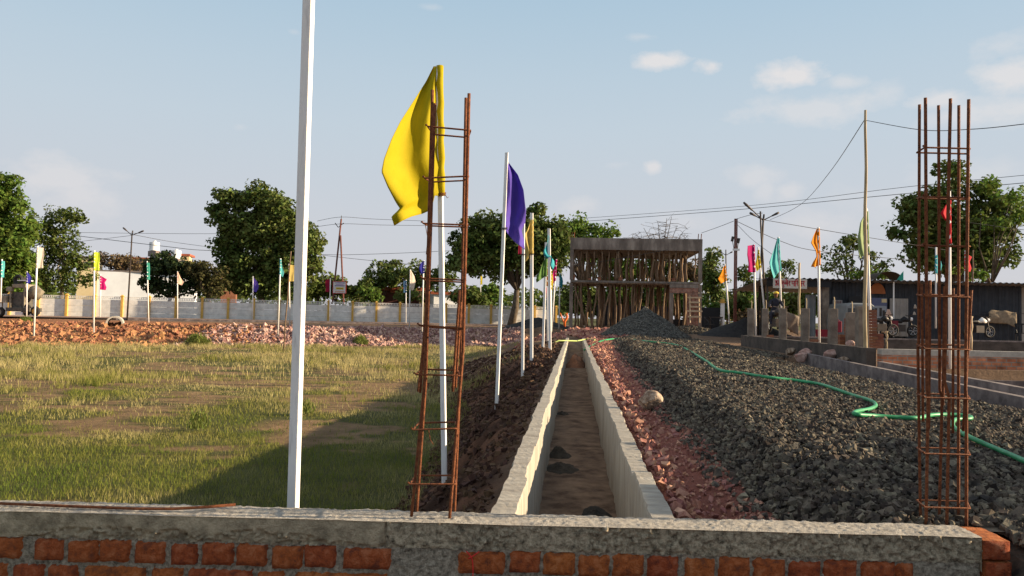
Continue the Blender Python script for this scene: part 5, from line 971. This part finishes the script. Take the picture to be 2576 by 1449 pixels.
cable([(1130,672,80),(1220,671,80),(1320,665,78),(1405,658,75)],'cable crossing the big spreading tree',.016)
cable([(2440,560,55),(2576,578,55),(2700,590,55)],'cable right of the tall uneven tree',.016); cable([(1852,700,95),(2060,703,95)],'faint level cable behind the shed roof',.025); cable([(2530,650,70),(2576,655,70),(2700,670,70)],'short cable at the right picture edge',.018)
# ================================================================ shed
SD=38.0; sp=Q(2250,862,SD); SY=sp[1]
def sx(px,d=SD): return Q(px,780,d)[0]
shed=empty('metal_shed',(sp[0],SY,.05),'long dark corrugated metal shed with an open left bay','shed')
zr=lambda px: Q(px,697+(px-1925)*.0277,37.3)[2]
def sbox(nm,px0,px1,py0,py1,m,dy=0,th=.06,d=SD,par=None,corr=False,jit=0):
    x0,x1=sx(px0,d),sx(px1,d); zt=Q((px0+px1)/2,py0,d)[2]; zb=Q((px0+px1)/2,py1,d)[2]; y=Q((px0+px1)/2,780,d)[1]+dy; b=MB()
    if corr:
        n=int((x1-x0)/.05); X_=np.linspace(x0,x1,n); o_=.025*np.sign(np.sin(X_*2*math.pi/.32))*np.minimum(1,np.abs(np.sin(X_*2*math.pi/.32))*2.5)
        G=np.zeros((n,4,3)); G[:,:,0]=X_[:,None]
        for j,(zz,oo) in enumerate(((zb,0),(zt,0),(zt,.05),(zb,.05))): G[:,j,2]=zz; G[:,j,1]=y+oo+o_
        b.grid(G[::-1]); 
    else: b.box(((x0+x1)/2,y,(zt+zb)/2),(x1-x0,th,zt-zb),jit=jit)
    par=par or shed; o=b.build(nm,m,par); off=-np.array(par.location); 
    if par.parent: off=off-np.array(par.parent.location)
    o.location=tuple(off); return o
M_sheetr=mat('roof_sheet',(.20,.19,.19),(.36,.34,.33),.6,2,metal=.3)
n=340; X_=np.linspace(sx(1920),sx(2640),n); y0=SY-1.0
G=np.zeros((n,4,3)); rp=.035*np.sin(X_*2*math.pi/.28); z0_=np.array([zr(1920)+(zr(2640)-zr(1920))*i/(n-1) for i in range(n)])
for j,(yy,dz) in enumerate(((y0,0),(y0+8,-.35),(y0+8,-.38),(y0,-.03))): G[:,j,0]=X_; G[:,j,1]=yy; G[:,j,2]=z0_+rp+dz
b=MB(); b.grid(G[::-1]); o=b.build('roof',M_sheetr,shed); o.location=tuple(-np.array(shed.location))
sbox('wall',2085,2558,712,868,M_sheet,0,corr=True); sbox('wall',2558.5,2650,716,868,mat('pale_wall',(.36,.33,.29),(.45,.41,.36),.9,1),.1,.15)
sbox('wall',2031,2056,741,848,mat('grey_sheet',(.17,.18,.19),(.25,.26,.27),.6,1),.3,corr=True)
sbox('fascia',1926,2084,702,722,M_black,-.3,.05); sbox('post',2059,2064,704,848,M_kerb,-.1,.12); sbox('post',2066,2083,706,850,M_col,-.05,.2); sbox('post',1927,1931,704,842,M_galv,-.1,.1); sbox('post',1948,1951,722,842,M_galv,3,.1,SD+2)
dw=sbox('door',2239,2282,751,846,mat('grey_door_sheet',(.26,.24,.22),(.36,.33,.30),.7,1.5),-.06,corr=True)
b=MB(); b.box((sx(2273),SY-.14,Q(2273,806,SD)[2]),(.35,.02,.03)); o=b.build('handle',M_black,dw); o.location=tuple(-np.array(shed.location)*0)
sbox('window',2134,2163,745,768,M_black,-.05,.05); sbox('post',2232,2234.5,707,847,M_white,-.7,.06)
# backing wall of the open bay posts
# sign with the painted name
sg=empty('name_sign',(sx(1986,37.0),Q(1986,714,37.0)[1]-.0,Q(1986,713.5,37.0)[2]),'white board with red Hindi lettering over the open bay of the shed','sign'); sg.rotation_euler=(0,rad(.6),0)
W_=83*37/1910; H_=24*37/1910; b=MB(); b.box((0,0,0),(W_,.04,H_)); b.build('board',mat('sign_board',(.50,.47,.42),(.60,.56,.50),.8,2),sg)
GL=dict(
 sri=(1.15,[[(.28,.92),(.12,.82),(.12,.62),(.34,.55),(.38,.72),(.28,.92)],[(.30,.55),(.18,.3),(.08,.12)],[(.34,.55),(.55,.45),(.75,.5)],[(.2,.05),(.5,.25),(.72,.32)],[(.75,1),(.75,0)],[(1.02,1),(1.02,0)],[(1.02,1),(.98,1.28),(.82,1.36),(.7,1.2)],[(0,1),(1.15,1)]]),
 ku=(.85,[[(.42,1),(.42,0)],[(.42,.72),(.2,.78),(.06,.6),(.14,.4),(.42,.5)],[(.42,.68),(.66,.74),(.78,.55),(.7,.32)],[(.42,0),(.62,-.04),(.68,-.22),(.5,-.34),(.38,-.26)],[(0,1),(.85,1)]]),
 be=(.75,[[(.62,1),(.62,0)],[(.62,.68),(.3,.76),(.08,.58),(.2,.34),(.62,.42)],[(.16,.66),(.5,.42)],[(.62,1),(.44,1.26),(.2,1.38)],[(0,1),(.75,1)]]),
 ra=(.55,[[(.3,.98),(.44,.8),(.34,.62),(.1,.62)],[(.2,.6),(.48,.08)],[(0,1),(.55,1)]]),
 pa=(.8,[[(.65,1),(.65,0)],[(.14,1),(.14,.62),(.34,.42),(.65,.5)],[(0,1),(.8,1)]]),
 ri=(.85,[[(.12,1),(.12,0)],[(.12,1),(.2,1.34),(.48,1.38),(.62,1.02)],[(.58,.98),(.72,.8),(.62,.62),(.4,.62)],[(.48,.6),(.76,.08)],[(0,1),(.85,1)]]),
 sa=(.9,[[(.75,1),(.75,0)],[(.3,.98),(.4,.8),(.3,.62),(.08,.62)],[(.18,.6),(.46,.08)],[(.32,.55),(.75,.55)],[(0,1),(.9,1)]]))
seq=['sri',None,'ku','be','ra',None,'pa','ri','sa','ra']; S_=.235; x=-W_/2+.10; b=MB()
tw=sum(GL[g_][0] if g_ else .28 for g_ in seq); kx=(W_-.22)/tw
for g_ in seq:
    if g_ is None: x+=.28*kx; continue
    w_,st_=GL[g_]
    for ln in st_:
        for (a0,a1),(c0,c1) in zip(ln[:-1],ln[1:]):
            p=np.array([x+a0*kx,-.028,-.11+a1*S_]);q=np.array([x+c0*kx,-.028,-.11+c1*S_]); dd_=q-p; Ld=np.linalg.norm(dd_); b.box((p+q)/2,(Ld+.028,.014,.032),ry=-math.atan2(dd_[2],dd_[0]))
    x+=w_*kx
b.build('lettering',mat('sign_red',(.50,.02,.04),None,.6),sg)
# things around the shed
def flat(nm,px0,px1,py0,py1,m,dy,label,cat,d=SD,th=.03):
    x0,x1=sx(px0,d),sx(px1,d); zt=Q((px0+px1)/2,py0,d)[2]; zb=Q((px0+px1)/2,py1,d)[2]; y=Q((px0+px1)/2,780,d)[1]+dy; t=empty(nm,((x0+x1)/2,y,(zt+zb)/2),label,cat); b=MB(); b.box((0,0,0),(x1-x0,th,zt-zb)); b.build('board',m,t); return t,(x1-x0),(zt-zb)
t,w_,h=flat('poster',2192,2229,749.5,807,mat('poster_blue',(.09,.10,.19),(.13,.14,.22),.6,2),-.08,'blue grey poster with a picture of grey blocks on the shed wall','poster')
b=MB(); b.box((0,-.02,-h*.12),(w_*.92,.012,h*.55)); b.build('picture',mat('poster_pale',(.28,.29,.32),(.36,.36,.38),.6,2),t)
b=MB()
for x,hh in ((.05,.42),(.2,.30),(.33,.22),(-.22,.4)): b.box((x,-.03,-h*.3+hh/2),(.12 if x>0 else .2,.012,hh))
b.build('printed_blocks',M_galv,t); b=MB(); b.box((w_*.3,-.03,h*.38),(w_*.34,.012,h*.16)); b.build('label_patch',M_cream,t)
p=Q(2209,739,SD); t=empty('arched_sign',(p[0],SY-.08,p[2]),'orange half round sign above the blue poster','sign'); b=MB(); V=[(0,0,0)]+[(.39*math.cos(a),0,.54*math.sin(a)) for a in np.linspace(0,math.pi,15)]; b.add(V,(),[(0,i+1,i) for i in range(1,15)]); V2=[(x_,.03,z_) for x_,_,z_ in V]; b.add(V2,(),[(0,i,i+1) for i in range(1,15)]); b.add(V[1:]+V2[1:],[(i,i+1,16+i,15+i) for i in range(14)]); b.build('board',mat('sign_orange',(.32,.10,.035),(.40,.14,.05),.7,3),t)
t,w_,h=flat('notice_board',2094,2117,755,770,mat('notice_grey',(.22,.19,.18),(.32,.28,.26),.7,9),-.08,'small pale notice board on the dark shed wall','notice board'); b=MB()
for i in range(4): b.box((-.12+i*.09,-.02,0),(.04,.01,h*.7))
b.build('printing',mat('notice_ink',(.10,.03,.03),None,.7),t)
def sack():
    t=empty('sacking_sheet',Q(2522,802,37.3),'brown sacking sheet hung over a line on the shed wall','sacking'); b=MB(); us_=np.linspace(0,1,20);P=np.zeros((20,12,3))
    top=[(2487,785),(2494,779),(2515,782),(2530,781),(2545,785),(2557,787)];bot=[(2487,812),(2515,814),(2535,815),(2550,822),(2557,824),(2557,824)]
    for i,u in enumerate(us_):
        tx=np.interp(u*5,range(6),[q[0] for q in top]);ty=np.interp(u*5,range(6),[q[1] for q in top]);bx_=np.interp(u*5,range(6),[q[0] for q in bot]);by_=np.interp(u*5,range(6),[q[1] for q in bot])
        for j in range(12): v=j/11; q=Q(tx*(1-v)+bx_*v,ty*(1-v)+by_*v,37.3); q[1]+=.08*vn(u*5,v*2,0,1,2)-.04*math.sin(v*3.1); P[i,j]=rel(t,q)
    b.grid(P); o=b.build('cloth',mat('sacking',(.20,.15,.10),(.33,.26,.18),.95,6,.4,60),t,True); s_=o.modifiers.new('t','SOLIDIFY'); s_.thickness=.02
sack(); cable([(2445,792,37.3),(2490,788,37.3),(2557,788,37.3),(2600,790,37)],'washing line carrying the brown sacking',.012)
# hung cloth
def hung(px,py0,py1,d,wd_,m,label):
    t=empty('hanging_cloth',Q(px,py0,d),label,'cloth'); b=MB(); P=np.zeros((8,8,3)); h=(py1-py0)*d/1910
    for i in range(8):
        for j in range(8): u,v=i/7-.5,j/7; P[i,j]=(u*wd_*(.35+.65*v),.06*math.sin(u*9+v)*v,-h*v*(1-.1*abs(u)))
    b.grid(P); o=b.build('cloth',m,t,True); s_=o.modifiers.new('t','SOLIDIFY'); s_.thickness=.01
hung(2235,778,799,37.0,.34,COL['pink'],'pale rag hanging on the thin post by the grey door'); hung(2302,766,776,37.6,.14,COL['white'],'white rag hanging on the wall right of the door'); hung(2300,784,792,37.6,.14,COL['white'],'smaller white rag below the other one, right of the door')
# plastic chairs
def chair(px,py,d,m,label,rz=0,h=.85,cloth_=None):
    p=Q(px,py,d); t=empty('plastic_chair',p,label,'chair','plastic chairs by the shed',rz); b=MB(); b.box((0,0,.42),(.46,.44,.04)); b.build('seat',m,t); b=MB()
    for x in (-.18,-.06,.06,.18): b.box((x,.22,.66),(.05,.03,.42))
    b.box((0,.22,.86),(.46,.035,.07)); b.tube([(-.23,.22,.86),(-.25,-.1,.64),(-.24,-.22,.42)],.02,6); b.tube([(.23,.22,.86),(.25,-.1,.64),(.24,-.22,.42)],.02,6); b.build('backrest',m,t)
    for x in (-.2,.2):
        for y in (-.19,.2): b=MB(); b.tube([(x,y,.42),(x*1.12,y*1.15,0)],[.022,.018],6); b.build('leg',m,t)
chair(2211,846,36.6,M_white,'white plastic chair in front of the blue poster',.4)
p=Q(2224,812,36.5); hung(2226,813,838,36.4,.34,COL['white'],'cream towel hanging over the white plastic chair')
chair(2570,860,36.8,M_black,'black plastic chair at the right picture edge',-.3); chair(1783,833,47.5,M_black,'dark plastic chair between the low gravel heap and the black fence panel',.7,1.1)
p=Q(1800,832,47.8); t=empty('low_table',p,'dark low table right of the dark plastic chair','table'); b=MB(); b.box((0,0,.85),(.8,.5,.06)); b.build('tabletop',M_galv,t)
for x in (-.35,.35):
    for y in (-.2,.2): b=MB(); b.box((x,y,.41),(.05,.05,.82)); b.build('leg',M_galv,t)
onebrick(1778,834,46.2,'pinkish brick left of the dark plastic chair foot',None,rz=.4); onebrick(1787,836,46.0,'pinkish brick under the dark plastic chair',None,rz=-.3)
# bicycle / motorcycles
def motorbike(px,py,d,ang,body,label,cover=None):
    p=Q(px,py,d); t=empty('motorcycle',p,label,'motorcycle','motorcycles by the shed',ang)
    for x in (-.62,.62):
        b=MB(); b.wheel((x,0,.30),.30,.05,(0,1,0)); w=b.build('wheel',M_rubber,t,True); b=MB(); b.wheel((x,0,.30),.24,.02,(0,1,0),16,6)
        for k in range(6): a=k*math.pi/3; b.tube([(x,0,.3),(x+.22*math.cos(a),0,.3+.22*math.sin(a))],.008,4)
        b.build('rim',M_white,w)
    b=MB(); b.tube([(-.55,0,.78),(-.1,0,.76),(.1,0,.74)],[.07,.11,.09],8); b.build('seat',M_black,t); b=MB(); b.tube([(0,0,.75),(.2,0,.86),(.42,0,.78)],[.08,.14,.07],10); b.build('fuel_tank',body,t,True)
    b=MB(); b.tube([(.62,0,.30),(.45,0,.95),(.42,0,1.02)],.035,6); b.tube([(.42,-.33,1.06),(.42,0,1.0),(.42,.33,1.06)],.018,6); b.build('fork',M_galv,t); b=MB(); b.cyl((.53,0,.86),.09,.09,12,axis='x'); b.build('headlight',M_white,t)
    b=MB(); b.box((0,0,.42),(.45,.22,.34)); b.tube([(-.1,.12,.3),(-.75,.14,.34)],.04,6); b.build('engine',M_galv,t)
    if cover: b=MB(); b.box((-.35,-.17,.6),(.34,.08,.34)); b.build('side_bag',cover,t)
    return t
motorbike(2264,847,36.9,0.05,M_black,'motorcycle with maroon side bag parked by the grey door',mat('maroon_bag',(.16,.02,.03),None,.7))
motorbike(2215,846,36.0,.2,M_black,'dark motorcycle partly hidden behind the wooden peg, left of the door')
motorbike(2462,850,36.5,.3,M_white,'small white and black motorcycle lying low right of the wooden post')
mbm=motorbike(1951,838,30.5,-1.35,M_galv,'dark motorcycle facing the camera between two columns')
# man on the motorcycle: skinned body
def skinobj(nm,verts,edges,rads,m,parent,lvl=2):
    me=bpy.data.meshes.new(nm); me.from_pydata([tuple(v) for v in verts],edges,[]); me.materials.append(m); o=bpy.data.objects.new(nm,me); sc.collection.objects.link(o); o.parent=parent
    k=o.modifiers.new('skin','SKIN'); k.use_smooth_shade=True
    for i,r in enumerate(rads): me.skin_vertices[0].data[i].radius=(r,r) if isinstance(r,(int,float)) else r
    me.skin_vertices[0].data[0].use_root=True; s_=o.modifiers.new('sub','SUBSURF'); s_.levels=lvl; s_.render_levels=lvl; return o
M_skin=mat('skin',(.20,.10,.06),None,.6); M_cl=mat('dark_blue_clothes',(.02,.022,.035),(.035,.035,.05),.9,5)
pm=empty('person',(*Q(1951,838,30.75)[:2],Q(1951,838,30.5)[2]),'man in dark clothes with a yellow cap sitting on the motorcycle between two columns','person')
# local: facing -y (toward camera); hips at z .82
Vb=[(0,0.12,.86),(0,.10,1.02),(0,.06,1.20),(0,.03,1.33),(0,.01,1.42),
    (-.10,.08,.84),(-.22,-.18,.80),(-.20,-.12,.42),(-.20,-.2,.36),(.10,.08,.84),(.22,-.18,.80),(.20,-.12,.42),(.20,-.2,.36),
    (-.18,.04,1.30),(-.27,-.08,1.10),(-.28,-.30,1.04),(.18,.04,1.30),(.27,-.08,1.10),(.28,-.30,1.04)]
Eb=[(0,1),(1,2),(2,3),(3,4),(0,5),(5,6),(6,7),(7,8),(0,9),(9,10),(10,11),(11,12),(3,13),(13,14),(14,15),(3,16),(16,17),(17,18)]
Rb=[.15,(.15,.11),(.17,.12),(.13,.09),.06,.10,.085,.06,.05,.10,.085,.06,.05,.07,.052,.04,.07,.052,.04]
bd=skinobj('body',Vb,Eb,Rb,M_cl,pm)
hd=skinobj('head',[(0,.0,1.42),(0,-.01,1.50),(0,-.015,1.585),(0,-.005,1.64)],[(0,1),(1,2),(2,3)],[.05,.075,.088,.06],M_skin,pm)
b=MB(); b.tube([(0,-.09,1.555),(0,-.125,1.535)],[.012,.018],6); b.tube([(-.03,-.092,1.51),(.03,-.092,1.51)],.008,5); b.cyl((-.092,0,1.55),.02,.02,8,'x'); b.cyl((.092,0,1.55),.02,.02,8,'x'); b.build('face_features',M_skin,pm,True)
b=MB(); b.cyl((-.033,-.088,1.57),.011,.01,8,'y'); b.cyl((.033,-.088,1.57),.011,.01,8,'y'); b.build('eyes',M_black,pm)
b=MB(); 
G=np.zeros((7,17,3))
for i in range(7):
    for j in range(17): a=2*math.pi*j/16; q=i/6*math.pi/2; G[i,j]=(.115*math.cos(q)*math.cos(a),.0+.12*math.cos(q)*math.sin(a),1.60+.09*math.sin(q))
b.grid(G[::-1]); b.box((0,-.13,1.605),(.16,.10,.015)); b.build('cap',mat('yellow_cap',(.75,.50,.06),None,.7),pm,True)
for sgn in (-1,1):
    for k in range(5):
        x=sgn*(.28)+(k-2)*.016*(-1 if sgn>0 else 1); 
        if k<4: Pp=[(x,-.30,1.05),(x,-.345,1.065+.002*k),(x,-.365,1.045),(x,-.35,1.03)]
        else: Pp=[(sgn*.25,-.28,1.045),(sgn*.235,-.32,1.04),(sgn*.24,-.345,1.04)]
        b=MB(); b.tube(Pp,[.012,.010,.009,.007],6); b.build('finger' if k<4 else 'thumb',M_skin,pm,True)
# van by the shed
vp=Q(2166,862,35.2); van=empty('van',vp,'dusty grey van parked in front of the shed behind the brick stacks','van'); vw=1.45; M_van=mat('grey_van_paint',(.16,.17,.17),(.22,.23,.23),.5,2)
pr=[(-.72,.25),(-.74,1.0),(-.70,1.35),(-.62,1.72),(-.48,1.84),(.48,1.84),(.62,1.72),(.70,1.35),(.74,1.0),(.72,.25)]
b=MB(); G=np.zeros((4,len(pr),3))
for i,(y,s) in enumerate(((0,.96),(.12,1),(3.2,1),(3.4,.95))):
    for j,(x,z) in enumerate(pr): G[i,j]=(x*s,y,.25+(z-.25)*s)
b.grid(G); b.add(G[0],[(0,1,8,9),(1,2,7,8),(2,3,6,7),(3,4,5,6)]); b.add(G[3],[(9,8,1,0),(8,7,2,1),(7,6,3,2),(6,5,4,3)]); b.build('body',M_van,van,bevel=.03)
for x,w_ in ((-.33,.52),(.33,.52)): b=MB(); b.box((x,-.012,1.42),(w_,.03,.34)); b.build('rear_window',M_glass,van)
b=MB(); b.box((0,-.06,.42),(1.4,.1,.14)); b.build('bumper',M_black,van)
for x in (-.62,.62): b=MB(); b.box((x,-.02,.85),(.1,.04,.22)); b.build('tail_light',M_rr,van)
for x in (-.62,.62):
    for y in (.7,2.7): b=MB(); b.wheel((x,y,.30),.30,.09,(1,0,0)); b.build('wheel',M_rubber,van,True)
# roof clutter: dome shaped tent roof and teal sheet behind the shed
t=empty('thatch_dome',Q(2238,705,47),'dark rounded thatch roof rising behind the shed','roof'); b=MB(); G=np.zeros((12,5,3))
for i in range(12): a=math.pi*i/11; G[i]=[(-.85*math.cos(a),y,.85*math.sin(a)**.7-.3) for y in (0,.5,1,1.5,2)]
b.grid(G); b.build('roof',mat('thatch',(.035,.03,.025),(.07,.055,.04),.95,5),t)
t=empty('teal_sheet',Q(2264,694,45),'small teal sheet standing up behind the shed roof','sheet'); b=MB(); b.add([(-.2,0,-.3),(.2,0,-.3),(.2,0,.28),(.05,0,.1),(-.2,.03,-.3),(.2,.03,-.3),(.2,.03,.28),(.05,.03,.1)],[(0,1,2,3),(7,6,5,4),(0,3,7,4),(3,2,6,7),(2,1,5,6)]); b.build('sheet',COL['jade'],t)
# tarpaulin slope between columns 3 and 4
t=empty('tarpaulin',Q(1997,815,34),'sagging grey brown tarpaulin between the third and fourth columns','tarpaulin'); b=MB(); G=np.zeros((10,8,3))
for i in range(10):
    for j in range(8):
        u,v=i/9,j/7; px=1970+42*u; top=778+19*u**.8; bot=820+24*u; G[i,j]=rel(t,Q(px,top*(1-v)+bot*v,34)); G[i,j,1]+=.25*v+.08*math.sin(u*7+v*3)
b.grid(G); o=b.build('cloth',mat('tarpaulin_cloth',(.15,.12,.10),(.22,.18,.15),.9,3),t,True); s_=o.modifiers.new('t','SOLIDIFY'); s_.thickness=.015
t=empty('plastic_drum',Q(2070,850,36),'dark red plastic tub low beside the shed post','tub'); b=MB(); b.cyl((0,0,.2),.3,.4,16,r2=.34); b.build('tub',mat('red_plastic',(.22,.015,.03),None,.5),t)
t=empty('plastic_drum',Q(2142,826,35),'red canister left of the van','canister'); t.location=tuple(Q(2108,836,34)); b=MB(); b.box((0,0,.25),(.28,.22,.5)); b.build('can',MATS['red_plastic'],t,bevel=.03); b=MB(); b.tube([(-.08,0,.5),(0,0,.57),(.08,0,.5)],.02,6); b.build('handle',MATS['red_plastic'],t)
# ================================================================ mixer machine at the left
mx=empty('mixer_machine',Q(50,797,61),'old concrete mixing tractor with tall engine frame at the far left','mixer machine'); s=61/1910
M_mg=mat('mixer_grime',(.05,.05,.045),(.14,.125,.10),.8,3); M_mt=mat('mixer_dust',(.22,.19,.14),(.36,.32,.24),.85,3)
def X3(px,py,y=0): return np.array([(px-50)*s,y,(797-py+(px-50)*.0209)*s])
def mbox(nm,px0,px1,py0,py1,m,y=0,dp=.8,jit=0): b=MB(); a=X3(px0,py1,y);c=X3(px1,py0,y); b.box((a+c)/2,(abs(c[0]-a[0]),dp,abs(c[2]-a[2])),jit=jit); return b.build(nm,m,mx,bevel=.02)
mbox('chassis',28,92,775,783,M_mg,0,1.4); mbox('engine_block',36,70,735,775,M_mg,.1,1.0,.04); mbox('frame_post',33,37,722,780,M_mt,-.5,.12); mbox('frame_post',70,74,722,780,M_mt,-.5,.12); mbox('hood',40,76,716,724,M_mt,0,1.2,.02); mbox('side_plate',70,80,722,735,M_mt,-.4,.3); mbox('light_housing',26,40,722,733,M_mt,-.5,.3)
b=MB(); b.tube([X3(84,720),X3(90,735),X3(86,752)],[.25,.62,.35],14); b.build('drum',mat('drum_dust',(.11,.10,.075),(.22,.19,.14),.9,3),mx,True)
for px,py,R_1 in ((76,780,.48),(100,783,.42),(8,785,.4)): b=MB(); b.wheel(X3(px,py,-.4),R_1,.14,(.15,1,0)); w=b.build('wheel',M_rubber,mx,True); b=MB(); b.cyl(X3(px,py,-.45),R_1*.5,.16,14,'y'); b.build('rim',M_yellowp if px==100 else M_mt,w)
b=MB(); b.wheel(X3(42,705,0),.48,.14,(.2,1,0)); b.build('spare_wheel',M_rubber,mx,True); b=MB(); b.box(X3(60,706,0),(.85,.7,.07)); b.build('canopy',M_white,mx); b=MB(); b.box(X3(61,702,0),(.45,.4,.25)); b.build('seat_back',M_mt,mx)
b=MB(); b.tube([X3(66,707),X3(68,716)],.04,5); b.tube([X3(46,707),X3(45,717)],.04,5); b.build('canopy_post',M_mt,mx)
b=MB(); b.tube([X3(40,745,-.2),X3(20,750,-.2),X3(-5,757,-.2)],[.28,.3,.2],10); b.build('loading_arm',M_mg,mx); mbox('bucket',-8,30,744,760,M_mt,-.2,.9,.06); b=MB(); b.tube([X3(9,760,-.3),X3(11,795,-.3)],.05,6); b.build('support_leg',M_mt,mx); mbox('front_plate',52,72,785,792,M_white,-.6,.1)
# ================================================================ added brick pile, unseen beyond the right frame edge, stepped to shade near gravel
shade_stack=empty('brick_stack',(4.95,3.9,-.1),'large stepped stack of red bricks added unseen beyond the right picture edge to shade the gravel','brick stack','stacks of red bricks on the plinth'); b=MB()
for (y0_,y1_,h_) in ((3.75,4.3,1.38),(4.3,5.0,1.2),(5.0,5.9,1.0)):
    for k in range(int(h_/.08)):
        for j in range(int((y1_-y0_)/.115)):
            for i in range(4): b.box((-.45+i*.235+rnd.uniform(-.01,.01),y0_-3.9+.06+j*.115+rnd.uniform(-.004,.004),.05+.08*k),(.225,.108,.075))
b.build('bricks',M_brickfar,shade_stack)
